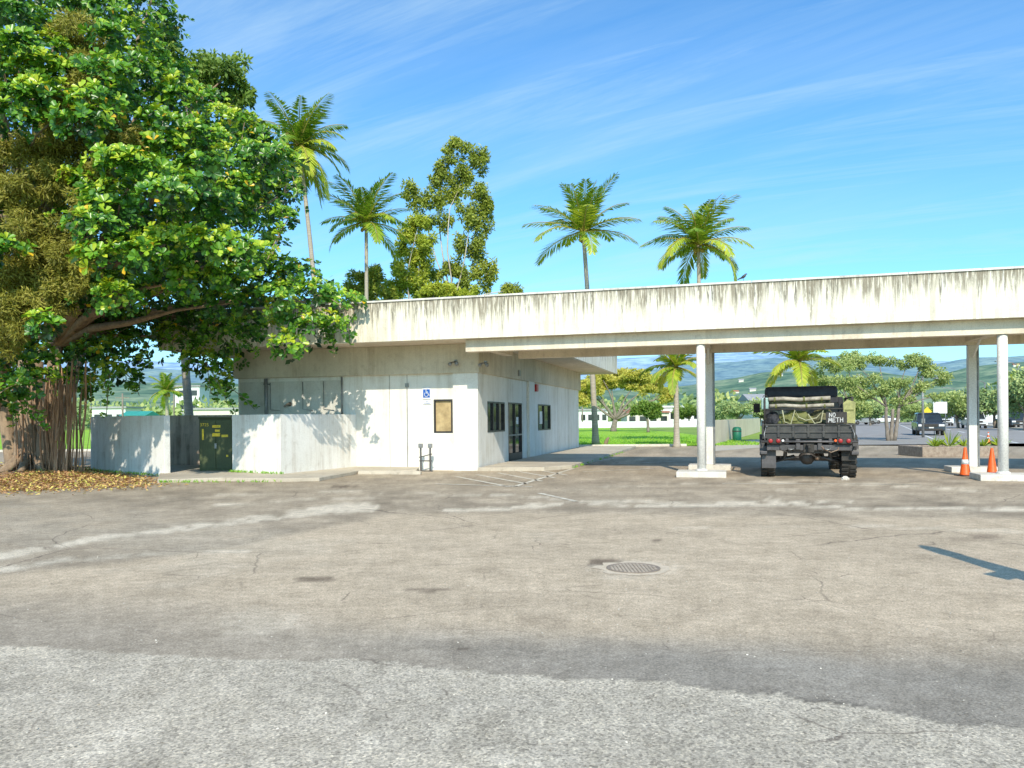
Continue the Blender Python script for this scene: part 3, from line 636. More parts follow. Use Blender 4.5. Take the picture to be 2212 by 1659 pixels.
mb = MB(); mb.cyl((-.80,.62,.47),(.80,.62,.47),.06); mb.lathe([(.05,-.2),(.17,-.1),(.19,0),(.17,.1),(.05,.2)], 16, Matrix.Translation((0,.62,.5)) @ Matrix.Rotation(PI/2,4,'Y'))
for s in (-1, 1):
    mb.tube([(s*.3,.35,.52),(s*.78,.5,.40)], .035, 8); mb.tube([(s*.3,.9,.52),(s*.78,.75,.40)], .035, 8)
    mb.tube([(s*.55,.45,.42),(s*.5,.4,.85)], .05, 10)
mb.build('rear_axle', M['truckgrey'], T, True)
mb = MB(); mb.tube([(.35,2.5,.5),(.35,1.2,.52),(.25,.3,.52),(.2,.08,.5)], .045, 10); mb.cyl((.35,1.2,.52),(.35,1.9,.52),.1); mb.build('exhaust', M['rust'], T, True)
side = [(.10,1.0),(.10,.98),(.16,.98),(.20,1.02),(1.08,1.02),(1.22,.66),(3.30,.66),(3.42,1.0),(4.38,1.0),(4.45,.8),(4.62,.8),(4.62,1.28),(3.35,1.42),(3.30,1.42),(2.0,1.42),(2.0,1.36),(.10,1.36)]
for s in ((-1.09,-1.03),(1.03,1.09)): mb = MB(); mb.prism(side, s[0], s[1], 'x'); mb.build('side_panel', M['truck'], T, bevel=.01)
tbox('bed_floor', [(-1.029,1.029,.12,2.0,.92,.98),(-1.029,1.029,2.0,4.55,.7,.76)], M['truck'], T)
mb = MB(); mb.prism([(3.32,.8),(4.60,.8),(4.60,1.26),(3.32,1.42)], -1.02, 1.02, 'x'); mb.build('hood', M['truck'], T, bevel=.03)
for s in (-1, 1):
    mb = MB(); pts = [(.62+.62*math.cos(math.radians(a)), .47+.62*math.sin(math.radians(a))) for a in range(10, 171, 16)]
    pts2 = [(.62+.57*math.cos(math.radians(a)), .47+.57*math.sin(math.radians(a))) for a in range(170, 9, -16)]
    mb.prism(pts+pts2, s*1.02, s*1.15, 'x'); mb.build('wheel_arch', M['truck'], T)
tbox('cab_back', [(-.98,.98,2.0,2.06,.98,1.42),(-.98,-.88,2.0,2.06,1.42,2.05),(.88,.98,2.0,2.06,1.42,2.05),(-.88,.88,2.0,2.06,1.9,2.05),(-.05,.05,2.0,2.06,1.42,1.9)], M['canvas'], T)
bx1('rear_window', (-.88,.88,2.02,2.04,1.42,1.9), M['glass'], T)
mb = MB(); mb.prism([(1.98,2.02),(1.98,2.24),(2.1,2.36),(3.0,2.38),(3.25,2.24),(3.27,2.02)], -1.0, .86, 'x'); mb.build('soft_top', M['canvas'], T, bevel=.11)
mb = MB()
for s in (-1, 1): mb.box(s*.99-.03, s*.99+.03, 3.16, 3.24, 1.42, 2.05); mb.box(s*.99-.02, s*.99+.02, 2.07, 3.15, 1.42, 1.98)
mb.box(-.96,.96,3.2,3.24,1.42,1.5); mb.box(-.03,.03,3.2,3.24,1.5,2.05); mb.build('cab_frame', M['canvas'], T)
bx1('windshield', (-.96,.96,3.21,3.22,1.5,2.02), M['glass'], T)
for s in (-1, 1):
    mb = MB(); mb.tube([(s*1.02,3.1,1.5),(s*1.22,3.0,1.62),(s*1.22,3.0,1.9)], .014, 6); mb.box(s*1.22-.09,s*1.22+.09,2.97,3.0,1.66,1.92); mb.build('mirror', M['black'], T)
mb = MB(); mb.box(-1.02,1.02,.02,.09,.99,1.34)
for x in (-.7,-.35,0,.35,.7): mb.box(x-.03,x+.03,-.01,.02,1.02,1.31)
mb.box(-1.02,1.02,-.012,.02,1.31,1.35); mb.box(-1.02,1.02,-.012,.02,1.13,1.16); tg_ = mb.build('tailgate', M['truck'], T, bevel=.008)
for s in (-1,1): mb = MB(); mb.tube([(s*.96,-.03,1.28),(s*.98,-.02,1.3),(s*1.0,.2,1.36),(s*1.0,.5,1.4)], [.03,.014,.012,.012], 8); mb.build('latch', M['greymetal'], tg_)
mb = MB(); mb.box(-.98,.98,-.14,.02,.70,.84); mb.box(-.98,-.55,-.17,-.02,.845,.87); mb.box(.55,.98,-.17,-.02,.845,.87)
for s in (-1,1): mb.box(s*.5-.04,s*.5+.04,-.1,.05,.84,.99)
mb.build('rear_bumper', M['truckgrey'], T, bevel=.012)
mb = MB(); mb.tube([(-1.1,-.12,.94),(-1.1,-.2,.92),(1.1,-.2,.92),(1.1,-.12,.94)], .03, 8); mb.build('bumper_rail', M['truckgrey'], T, True)
mb = MB(); mb.box(-.12,.12,-.17,-.14,.66,.90); mb.tube([(0,-.17,.80),(0,-.27,.82),(0,-.33,.77),(0,-.29,.70),(0,-.22,.70)], .03, 8); mb.box(-.05,.05,-.30,-.2,.83,.87); mb.build('tow_hook', M['black'], T)
for s in (-1, 1):
    mb = MB(); mb.tube([(s*.42-.05,-.14,.76),(s*.42-.06,-.25,.74),(s*.42,-.3,.73),(s*.42+.06,-.25,.74),(s*.42+.05,-.14,.76)], .016, 6); mb.build('shackle', M['greymetal'], T, True)
    lb = bx1('tail_light', (s*.80-.17,s*.80+.17,-.25,-.02,.87,1.01), M['black'], T, .01); lb['label'] = 'rear light cluster'
    for dx in (-.09, .09):
        mb = MB(); mb.lathe([(.05,0),(.052,.02),(.035,.03)], 16, Matrix.Translation((s*.80+dx,-.25,.94)) @ Matrix.Rotation(PI/2,4,'X')); mb.build('lens', M['taillamp'], lb, True)
    mb = MB(); mb.lathe([(.03,0),(.03,.02)], 12, Matrix.Translation((s*.60,-.24,.95)) @ Matrix.Rotation(PI/2,4,'X')); mb.build('reflector', M['orange'] if s > 0 else M['white'], T)
    bx1('mud_flap', (s*.93-.17,s*.93+.17,.05,.075,.25 if s < 0 else .45,.80), M['truckgrey'] if s < 0 else M['black'], T)
    mb = MB(); mb.tube([(s*.25,-.15,.86),(s*.34,-.22,.74),(s*.5,-.2,.66),(s*.66,-.16,.72),(s*.7,-.1,.84)], .014, 6); mb.build('air_hose', M['rust'] if s > 0 else M['black'], T, True)
    bx1('tie_bracket', (s*.25-.05, s*.25+.05, -.19, -.14, .72, .98), M['truckgrey'], T, .01)
    mb = MB(); mb.tube([(s*1.0,-.02,1.25),(s*1.04,-.09,1.1),(s*1.02,-.12,.95)], .012, 6); mb.build('tailgate_chain', M['greymetal'], T, True)
    bx1('step_plate', (s*1.05-.08, s*1.05+.08, -.12, .05, .60, .68), M['truckgrey'], T, .01)
    bx1('stowage_box', (s*.86-.16, s*.86+.16, .95, 1.55, .99, 1.5), M['camo'], T, .02)
for s in (-1, 1):
    mb = MB(); mb.tube([(s*1.02,.15,1.34),(s*1.02,.15,2.0),(s*1.02,1.8,2.0),(s*1.02,1.8,1.36)], .025, 8); mb.build('bed_rack', M['black'], T, True)
mb = MB(); mb.tube([(-1.02,.15,1.72),(1.02,.15,1.72)], .022, 6); mb.build('rack_crossbar', M['black'], T, True)
mb = MB(); mb.tube([(-.75,.3,1.42),(-.2,.5,1.62),(.35,.9,1.55),(.6,1.6,1.6)], .05, 8); mb.lathe([(.06,-.3),(.15,-.29),(.15,-.26),(.08,-.25),(.08,.25),(.15,.26),(.15,.29),(.06,.3)], 18, Matrix.Translation((.2,.5,1.3)) @ Matrix.Rotation(PI/2,4,'Y')); mb.box(-.6,-.2,.3,.9,1.0,1.3); mb.box(.5,.85,.4,.9,1.0,1.42); mb.build('winch', M['camo'], T, bevel=.01)
Rt = Matrix.Translation(tp) @ Matrix.Rotation(rzT, 4, 'Z')
def tt(name, x, y, z, label, cat, group=None): return thing(name, Rt @ Vector((x,y,z)), label, cat, rzT, group)
for (x, y, z, r, l, lab, mt) in ((-.2,.18,1.97,.05,1.45,'topmost pale roll lying across the truck bed rack','tan'),(-.22,.28,1.89,.05,1.5,'dark mottled roll under the topmost one across the truck bed','camo'),(-.15,.14,1.80,.045,1.5,'lowest pale roll across the truck bed rack','tan')):
    t = tt('canvas_roll', x, y, z, lab, 'roll'); mb = MB(); mb.tube([(-l/2,0,.01),(-l/4,0,.02),(0,.01,-.012),(l/4,0,.008),(l/2,-.01,.02)], r, 12); mb.build('roll_body', M[mt], t, True)
    for q in (-.5,.1,.45): mb = MB(); mb.lathe([(r+.012,-.02),(r+.012,.02)], 12, Matrix.Translation((q*l*.8,0,0)) @ Matrix.Rotation(PI/2,4,'Y')); mb.build('strap', M['olive'], t)
def lump(name, t, mat, sx_, sy_, sz_, seed, amp=.28):
    bm = bmesh.new(); bmesh.ops.create_icosphere(bm, subdivisions=4, radius=1)
    for v in bm.verts:
        n_ = noise.fractal(v.co*2.2+Vector((seed,0,0)), 1, 2, 4); q = v.co*(1+n_*amp); v.co = Vector((q.x*sx_, q.y*sy_, max(q.z, -.3)*sz_+sz_*.3))
    me = bpy.data.meshes.new(name); bm.to_mesh(me); bm.free(); me.materials.append(mat); o = bpy.data.objects.new(name, me); C.objects.link(o); o.parent = t; return o
lump('cloth', tt('tarpaulin', -.28, .34, 1.36, 'crumpled olive green tarpaulin heaped in the truck bed', 'tarpaulin'), M['olive'], .42, .22, .24, 0)
lump('cloth', tt('duffel_bag', .38, .42, 1.36, 'dark mottled bag bulging over the tailgate beside the painted board', 'bag'), M['camo'], .30, .22, .28, 5, .18)
lump('cloth', tt('duffel_bag', -.82, .4, 1.36, 'black bag at the left of the truck bed', 'bag'), M['canvas'], .18, .22, .24, 9, .18)
t = tt('webbing_strap', .2, .1, 1.6, 'pale cargo webbing hanging off the rack above the tailgate', 'strap'); mb = MB()
mb.tube([(-.8,-.02,.1),(-.75,-.03,-.2),(-.6,-.02,-.25),(-.5,-.02,.1),(-.42,-.03,-.08),(-.25,-.03,-.16),(0,-.03,-.1),(.15,-.02,.08),(.1,-.05,-.2),(-.05,-.04,-.24),(-.2,-.03,.0)], .016, 6); mb.build('webbing', M['strap'], t, True)
t = tt('plywood_panel', .93, .12, 1.36, 'faded yellow green panel standing at the right rear corner of the truck bed', 'panel'); mb = MB(); mb.prism([(-.10,.02),(.15,.0),(.16,.52),(-.02,.58),(-.12,.50)], -.01, .01, 'y'); mb.build('panel_board', M['limepanel'], t); bx1('batten', (-.08,.12,-.02,-.011,.3,.34), M['olive'], t)
t = tt('jerry_can', -1.0, .25, 1.72, 'pale teal box fixed at the upper left of the truck rack', 'box'); bx1('can_body', (-.10,.08,-.08,.08,0,.3), M['paleblue'], t, .03); mb = MB(); mb.tube([(-.06,0,.3),(-.05,0,.35),(.03,0,.35),(.05,0,.3)], .012, 6); mb.build('can_handle', M['black'], t)
t = tt('sign_board', .66, -.04, 1.36, 'black board hand painted NO METH in white on the truck tailgate', 'sign'); bx1('board', (-.26,.22,-.01,.012,0,.28), M['black'], t)
Lw = [[(.0,0),(.01,1),(.55,.05),(.6,1)], [(.8,.5),(.9,.95),(1.25,1),(1.4,.5),(1.2,.05),(.9,.08),(.8,.5)]]
strokes(Lw, .011, (-.18,-.0125,.155), (1,.0,.03), (0,0,1), (0,-1,0), 'lettering', M['white'], t, .10)
Lm = [[(0,0),(.1,1),(.35,.3),(.6,1),(.72,0)], [(1.5,1),(.95,.95),(.95,.0),(1.5,.05)], [(.95,.5),(1.4,.5)], [(1.65,1),(2.35,1.02)], [(2.0,1),(1.98,0)], [(2.55,1),(2.55,0)], [(3.1,1),(3.1,-.02)], [(2.55,.5),(3.1,.52)]]
strokes(Lm, .011, (-.2,-.0125,.03), (1,0,.02), (0,0,1), (0,-1,0), 'lettering', M['white'], t, .105)
lump('stone_body', thing('stone', G(1826,1037), 'white stone wedged against the right rear truck wheel', 'stone'), M['pad'], .09, .08, .07, 3)
# ------------------------------------------------------------------ cones
def cone(P, h, label, bands):
    t = thing('traffic_cone', P, label, 'traffic cone', random.uniform(0,1)); s = h/.72
    bx1('cone_base', (-.18*s,.18*s,-.18*s,.18*s,0,.03*s), M['orange'] if bands == 0 else M['black'], t, .01)
    mb = MB(); mb.lathe([(.135*s,.03*s),(.125*s,.05*s),(.032*s,.70*s),(.025*s,.72*s)], 24); mb.build('cone_body', M['orange'], t, True)
    for k in range(bands):
        z0 = (.30+.22*k)*s; z1 = z0+.12*s; r = lambda z: .125*s+(.032*s-.125*s)*(z-.05*s)/(.65*s)+.002
        mb = MB(); mb.lathe([(r(z0),z0),(r(z1),z1)], 24); mb.build('reflective_band', M['white'], t, True)
    return t
cone(Vector((W(2085,1018,19.6).x, 19.6, 0)), .72, 'orange traffic cone with a pale band standing by the rear canopy column', 1)
cone(G(2143,1031), .72, 'plain bright orange traffic cone nearest the camera by the round canopy column', 0)
for px, lab in ((2135,'small white banded cone behind the planter, left of two'),(2157,'small white banded cone behind the planter, right of two')):
    cone(G(px,959), .62, lab, 2)
t = thing('unseen_shadow_post', (4.95,5.3,0), 'unseen post guessed beyond the right edge, added to cast the dark shadow across the asphalt', 'post')  # out-of-view post guessed from a shadow, put in to cast it
mb = MB(); mb.lathe([(.20,0),(.18,.1),(.15,1.6),(.10,2.4),(.12,2.5),(.10,2.82),(.03,2.95)], 20); mb.build('post_shaft', M['greymetal'], t, True)
mb = MB(); mb.tube([(0,0,1.55),(-.12,-.05,1.70),(-.30,-.1,1.66)], [.06,.10,.10], 10); mb.build('shadow_lobe_arm', M['greymetal'], t, True)  # arm added for the second lobe of the shadow
# ------------------------------------------------------------------ manhole
P = G(1368,1229)
mh = thing('manhole', P, 'round iron manhole cover in a rough concrete collar in the asphalt', 'manhole cover')
mb = MB(); K = 72; pts = []
for k in range(K):
    a = 2*PI*k/K; n_ = noise.fractal(Vector((math.cos(a)*2.2, math.sin(a)*2.2, 1)), .8, 2, 4); pts.append((.37*math.cos(a)*(1+.22*n_), .36*math.sin(a)*(1+.22*n_)))
mb.add([(x, y, .008) for x, y in pts], [tuple(range(K))]); mb.build('collar', pm('collar_concrete', (.70,.58,.43), (.56,.46,.33), .9, 6, fine=60, spec=.15), mh)
M['iron'] = pm('cast_iron', (.34,.27,.20), (.25,.195,.145), .7, 8, .1)
mb = MB(); mb.lathe([(.275,.0085),(.275,.014),(.255,.0145),(.25,.011),(.02,.011)], 40); mb.build('cover', M['iron'], mh)
mb = MB()
for i in range(-6, 7):
    for j in range(-6, 7):
        x, y = i*.036, j*.036
        if x*x+y*y < .052: mb.box(x-.011, x+.011, y-.011, y+.011, .0112, .015)
mb.build('cover_studs', pm('cast_iron_worn', (.48,.40,.31), (.37,.30,.22), .6, 8, .1), mh)
# ================================================================== BIG FIG TREE
TB = W(70, 1015, 23.2); TB.z = 0
fig = thing('fig_tree', TB, 'huge broadleaf tree with glossy leaves and hanging aerial roots at left', 'tree')
outline = [(-140,-80),(370,-80),(402,40),(385,110),(430,190),(500,215),(560,262),(592,300),(645,350),(668,380),(640,430),(655,480),(600,505),(640,540),(700,590),(748,622),(788,680),(772,722),(720,748),(665,742),(645,792),(600,788),(560,742),(520,765),(500,855),(440,842),(400,760),(340,725),(330,800),(300,850),(250,825),(235,870),(180,865),(140,830),(100,865),(20,872),(-140,872)]
feath = [(170,70,60,50),(190,150,50,55),(160,225,60,55),(140,300,65,55),(235,255,35,50),(45,330,70,60),(120,390,60,60),(45,420,75,60),(185,455,40,55),(60,500,80,60),(150,540,55,60),(50,590,70,60),(130,620,50,60),(40,670,60,60),(175,600,30,45),(10,730,40,40),(280,310,35,45),(215,370,40,45),(-60,350,80,120),(-60,600,80,120)]
def inpoly(x, y, P_):
    c = False; j = len(P_)-1
    for i in range(len(P_)):
        xi, yi = P_[i]; xj, yj = P_[j]
        if (yi > y) != (yj > y) and x < (xj-xi)*(y-yi)/(yj-yi)+xi: c = not c
        j = i
    return c
def edist(x, y, P_):
    m = 1e9
    for i in range(len(P_)):
        a = P_[i]; b = P_[(i+1) % len(P_)]; dx, dy = b[0]-a[0], b[1]-a[1]; t = max(0, min(1, ((x-a[0])*dx+(y-a[1])*dy)/(dx*dx+dy*dy+1e-9)))
        m = min(m, math.hypot(x-a[0]-t*dx, y-a[1]-t*dy))
    return m
cl = []; tries = 0
while len(cl) < 165 and tries < 20000:
    tries += 1; x = random.uniform(-130, 790); y = random.uniform(-70, 875)
    if not inpoly(x, y, outline): continue
    e = edist(x, y, outline)
    if e < 16: continue
    if any(((x-f[0])/(f[2]-8))**2+((y-f[1])/(f[3]-8))**2 < 1 for f in feath): continue
    if any(math.hypot(x-c[0], y-c[1]) < 46 for c in cl): continue
    Y = 21.6-4.0*min(1, e/190)+random.uniform(-1.7, 1.7)
    if 110 < x < 530 and y > 660: Y = random.uniform(22.6, 24.2)      # clumps set back behind the low wall so their shadow misses it
    cl.append((x, y, Y, min(54, 17+e*.8)*random.uniform(.65,1.1), 0))
front = list(cl); tries = 0; bk = []
while len(bk) < 120 and tries < 20000:
    tries += 1; x = random.uniform(-130, 790); y = random.uniform(-70, 800)
    if not inpoly(x, y, outline): continue
    e = edist(x, y, outline)
    if e < 35 or any(math.hypot(x-c[0], y-c[1]) < 48 for c in bk): continue
    bk.append((x, y, random.uniform(22.5, 26), 56, 1))
P0 = []; Dd = []; Nn = []; Ll = []; Tt = []
twig = MB()
def rosette(p, ax, tt0, sz, nl):
    t1 = np.cross(ax, runit(1)[0]); t1 /= np.linalg.norm(t1); t2 = np.cross(ax, t1); ph = random.random()*6
    for l in range(nl):
        a = ph+l*2.4; el = random.uniform(.1, .8)
        d = (t1*math.cos(a)+t2*math.sin(a))*math.cos(el)+ax*math.sin(el)
        P0.append(p+d*.015); Dd.append(d); Nn.append(ax+runit(1)[0]*.2); Ll.append(sz*random.uniform(.8,1.15))
        Tt.append(1.0 if random.random() < .008 else min(.94, max(0, tt0+random.gauss(0,.13))))
for x, y, Y, r, kind in front+bk:
    c = np.array(W(x, y, Y)); rr = r/F*Y
    nro = int((42 if kind == 0 else 22)*(r/50)**1.6)+6
    ct = random.uniform(-.14, .18)
    for q in range(nro):
        u = runit(1)[0]
        if kind == 0: u[1] = -abs(u[1])*.9 if random.random() < .75 else u[1]
        u[2] = u[2] if random.random() < .5 else abs(u[2])
        u /= np.linalg.norm(u)
        ro = random.uniform(.45, 1.15)
        p = c+u*np.array([rr*1.15, rr*1.2, rr*.72])*ro
        ax = u*.7+np.array([0,-.3,.5])+runit(1)[0]*.3; ax /= np.linalg.norm(ax)
        rosette(p, ax, .46+ct+(.38 if kind == 0 else -.3)*(ro-.65)+u[2]*.24+random.gauss(0,.12), random.uniform(.115,.175), random.randint(6,8))  # outer and upper leaves toned lighter, the lit side painted in
for i in range(210):
    c = random.choice(front); e = edist(c[0], c[1], outline)
    if e > 75: continue
    s0 = W(c[0], c[1], c[2]-.2); dv = Vector((random.uniform(-.5,1.0), random.uniform(-.9,.1), random.uniform(-1.0,.0))); ln = random.uniform(.5,1.2); path = []
    for k in range(6):
        t_ = k/5; path.append(s0+dv*ln*t_+Vector((0,0,-.4*t_*t_*ln)))
    twig.tube(path, [.012]*6, 4)
    ct = random.uniform(-.05,.2)
    for k in range(2, 6): rosette(np.array(path[k])+np.random.normal(0,.06,3), np.array((.1,-.35,.6))+runit(1)[0]*.35, .58+ct, random.uniform(.12,.17), 7)
Ll = np.array(Ll)
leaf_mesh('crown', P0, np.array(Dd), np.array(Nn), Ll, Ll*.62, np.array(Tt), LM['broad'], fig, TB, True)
pf_ = []
for x, y, Y, r, k in front+bk:
    c = W(x, y, Y+1.2); pf_.append((c, (r/F*Y*.9, .9, r/F*Y*.75)))
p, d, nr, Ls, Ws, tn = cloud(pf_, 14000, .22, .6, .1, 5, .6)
leaf_mesh('inner_foliage', p, d, nr, Ls, Ws, tn*.7, LM['dark'], fig, TB)  # dark leaves stand for the shaded inside of the crown
mb = MB()
tops = [Vector((TB.x-.2, TB.y+.3, 3.4)), Vector((TB.x+.9, TB.y-.2, 3.9)), Vector((TB.x-1.2, TB.y, 3.8))]
for i, tpp in enumerate(tops):
    a = TB+Vector(((-.15,.35,-.55)[i], (.1,-.1,.05)[i], -.05))
    mb.tube([a, a.lerp(tpp,.12)+Vector((.02,0,0)), a.lerp(tpp,.5)+Vector((random.uniform(-.1,.1),0,0)), tpp], [(.50,.28,.25)[i]*1.25, (.44,.25,.22)[i], (.38,.2,.18)[i], (.33,.17,.15)[i]], 14)
for a in range(9):
    q = a/9*2*PI; mb.tube([TB+Vector((math.cos(q)*.3,math.sin(q)*.3,.55)), TB+Vector((math.cos(q)*.75,math.sin(q)*.75,.15)), TB+Vector((math.cos(q)*1.3,math.sin(q)*1.2,-.05))], [.16,.11,.05], 8)
for c in random.sample(front, 46)+random.sample(bk, 16):
    e = W(c[0], c[1], c[2]+.4); s = min(tops, key=lambda q: (q-e).length); m_ = s.lerp(e, .45)+Vector((random.uniform(-.4,.4), random.uniform(-.3,.5), random.uniform(.1,.9)))
    l = (e-s).length; r0 = min(.2, .05+l*.016); mb.tube([s, s.lerp(m_,.5)+Vector((0,0,.15)), m_, m_.lerp(e,.5)+Vector((0,0,.1)), e], [r0, r0*.8, r0*.55, r0*.3, .015], 6)
mb.build('trunk', M['bark'], fig, True, off=TB); tag(twig.build('twigs', M['bark'], fig, off=TB), kind='stuff')
mb = MB()
for i in range(75):
    bx_ = random.triangular(50, 200, 130) if i < 66 else random.uniform(10, 70); top = W(bx_+random.uniform(-10,10), 800, 22.2+random.uniform(-.3,1.2)); top.z = random.uniform(2.4, 3.4)
    bt = W(bx_*.80+26, 1000, 22.4+random.uniform(-.4,.9)); bt.z = .0 if random.random() < .75 else random.uniform(.5,1.8)
    r = random.choice((.007,.009,.012,.016,.026)); pts = []
    w1_, w2_ = random.uniform(0,6), random.uniform(.01,.07)
    for k in range(9):
        t_ = k/8; p = top.lerp(bt, t_); p = p+Vector((math.sin(w1_+t_*5)*w2_, math.cos(w1_+t_*4)*w2_, 0)); pts.append(p)
    mb.tube(pts, [r*(1+.5*(k/8)**3) for k in range(9)], 5)
mb.build('aerial_roots', M['root'], fig, True, off=TB)
FB = W(-30, 1015, 21.8); FB.z = 0
leafy('feathery_tree', 'olive feathery drooping tree in front of the broadleaf tree at far left', 'tree', FB, pblobs(feath, 17.8), 90000, .125, LM['feather'], M['bark'], .16, 4.0, .22, .4, 26, .27, nl=20, shell=.4)
KB = W(90, 1000, 30); KB.z = 0
leafy('dark_tree', 'dense dark tree rising behind the broadleaf crown at upper left', 'tree', KB, pblobs([(430,150,45,35),(490,165,50,45),(520,200,28,40),(400,190,50,50),(460,230,60,60),(340,120,70,70),(520,270,45,40),(560,320,40,40),(430,330,80,80),(500,420,60,60),(560,400,40,60)], 29), 18000, .2, LM['mid'], M['bark'], .3, 7, .5, 0, 12, .36)
# leaf litter
lp = [(-260,1004),(40,1004),(180,1012),(250,1026),(310,1040),(270,1052),(150,1056),(60,1060),(-60,1064),(-260,1064)]
lw = [G(*q) for q in lp]
cx_ = sum(p.x for p in lw)/len(lw); cy_ = sum(p.y for p in lw)/len(lw)
bm = bmesh.new(); rings = 14; seg_ = 64; vv = [bm.verts.new((cx_, cy_, .14))]; PR = []
for k in range(seg_):
    f_ = k/seg_*len(lw); i = int(f_); PR.append(lw[i].lerp(lw[(i+1) % len(lw)], f_-i))
rows = []
for r in range(1, rings+1):
    t_ = r/rings; row = []
    for q in PR: x = cx_+(q.x-cx_)*t_; y = cy_+(q.y-cy_)*t_; row.append(bm.verts.new((x, y, .012+.13*(1-t_**2)*(1+.5*noise.noise(Vector((x*1.3,y*1.3,0))))-(.02 if r == rings else 0))))
    rows.append(row)
for k in range(seg_):
    bm.faces.new((vv[0], rows[0][k], rows[0][(k+1) % seg_]))
    for r in range(rings-1): bm.faces.new((rows[r][k], rows[r+1][k], rows[r+1][(k+1) % seg_], rows[r][(k+1) % seg_]))
bmesh.ops.recalc_face_normals(bm, faces=bm.faces)
me = bpy.data.meshes.new('soil_mound'); bm.to_mesh(me); bm.free(); me.materials.append(pm('soil', (.36,.20,.11), (.42,.30,.15), .95, 3, 0, .6)); o = bpy.data.objects.new('soil_mound', me); C.objects.link(o); tag(o, kind='structure')
N = 7500; t_ = np.sqrt(np.random.uniform(0,1,N))*(1.0+np.abs(np.random.normal(0,.16,N))); kk = np.random.randint(0, seg_, N); PRa = np.array([(q.x, q.y) for q in PR])
px_ = cx_+(PRa[kk,0]-cx_)*t_+np.random.normal(0,.12,N); py_ = cy_+(PRa[kk,1]-cy_)*t_+np.random.normal(0,.08,N)
pz_ = .025+.13*np.clip(1-t_**2,0,1)*1.2
dd = runit(N); dd[:,2] *= .3; n2_ = runit(N)*.5; n2_[:,2] = 1
tag(leaf_mesh('leaf_litter', np.stack([px_,py_,pz_],1), dd, n2_, np.random.uniform(.05,.11,N), .048, np.clip(np.random.beta(1.6,1.6,N),0,1), LM['litter'], None, (0,0,0), True), 'fallen brown and yellow leaves around the foot of the big tree', 'leaf litter', kind='stuff')
# ================================================================== PALMS
def palm(label, base, top, L, nf, seed, bend=(0,0), tr=.16, wind=-.15, tone=.5, dead=0, lowel=-18, droopk=1.0, lw=.085):
    random.seed(seed); np.random.seed(seed)
    base = Vector(base); top = Vector(top); t = thing('coconut_palm', base, label, 'palm tree', 0, 'coconut palms')
    mb = MB(); pts = []; rad = []; ctrl = base.lerp(top, .45)+Vector((bend[0], bend[1], 0))
    K = 34
    for i in range(K):
        s = i/(K-1); p = base*(1-s)**2+ctrl*2*s*(1-s)+top*s*s; pts.append(p); rad.append(tr*(1-.38*s)*(1+.5*math.exp(-s*22))*(1+.05*(i % 2)))
    mb.tube(pts, rad, 10); mb.build('trunk', M['palmbark'], t, True, off=base)
    P0 = []; Dd = []; Nn = []; Ls = []; Ts = []; rb = MB()
    for i in range(nf):
        f = i/(nf-1); az = i*2.39996+random.uniform(-.25,.25); el = math.radians(84-(84-lowel)*f**1.05+random.uniform(-9,9)); l = L*random.uniform(.85,1.1)*(1 if f > .1 else .8)
        K2 = 15; p = top+Vector((0,0,.05)); h = Vector((math.cos(az), math.sin(az), 0)); path = [p.copy()]; e = el
        drop = random.uniform(.75,1.3)*(.7+.6*f)*droopk
        for k in range(K2):
            d = h*math.cos(e)+Vector((0,0,1))*math.sin(e)+Vector((wind,0,0))*.3*(k/K2); d.normalize(); p = p+d*l/K2; path.append(p.copy()); e -= drop/K2*(.4+1.3*k/K2)
            e = max(e, -1.5)
        rb.tube(path, [.04*(1-.85*k/K2)+.005 for k in range(K2+1)], 4)
        tw = random.uniform(-.5,.5)
        ft = tone+random.uniform(-.12,.16)+(.14 if .6 < f else 0)
        ns = 52
        for q in range(3, ns):
            s = q/ns*K2; k = min(int(s), K2-1); pp = path[k].lerp(path[k+1], s-k); tg = (path[k+1]-path[k]).normalized()
            sd = tg.cross(Vector((0,0,1)))
            if sd.length < .05: sd = Vector((-math.sin(az), math.cos(az), 0))
            sd.normalize(); upv = sd.cross(tg)
            ss = q/ns; ll = l*.29*(math.sin(PI*min(1, ss*.80+.16))**.6)*random.uniform(.8,1.1)
            for sg_ in (-1, 1):
                dr_ = sd*sg_*.8+tg*(.6+.4*ss)+upv*(.25*math.cos(tw*sg_*2)-.1)+Vector((0,0,-.36-.25*ss))*droopk+Vector((wind,0,0))*.4
                dr_ = dr_+Vector((random.uniform(-.15,.15), random.uniform(-.15,.15), random.uniform(-.15,.15))); dr_.normalize()
                P0.append(pp); Dd.append(dr_); Nn.append(upv+Vector((0,-.2,.2))); Ls.append(ll); Ts.append(min(1, max(0, ft+random.gauss(0,.10))))
    for k in range(dead):
        az = random.uniform(0,6.28); h = Vector((math.cos(az), math.sin(az), 0))*.35
        rb.tube([top, top+h+Vector((0,0,-.3)), top+h*1.2+Vector((0,0,-1.6))], [.03,.025,.01], 4)
    rb.build('frond_stalks', M['husk'], t, True, off=base)
    Ls = np.array(Ls)
    leaf_mesh('fronds', np.array([tuple(a) for a in P0]), np.array([tuple(a) for a in Dd]), np.array([tuple(a) for a in Nn]), Ls, np.full(len(Ls), lw), np.array(Ts), LM['palm'], t, base)
    mb = MB()
    for k in range(7):
        a = random.uniform(0,6.28); q = top+Vector((math.cos(a)*.24, math.sin(a)*.24, -.22-random.uniform(0,.25))); mb.lathe([(.01,-.13),(.09,-.06),(.1,.02),(.06,.1),(.01,.13)], 8, Matrix.Translation(q))
    mb.build('coconuts', M['husk'], t, True, off=base)
    return t
def gp(px, py): p = G(px, py); return (p.x, p.y, 0)
def ab(px, Y): p = W(px, 900, Y); return (p.x, p.y, 0)
b_ = G(1287,962); Yp = b_.y
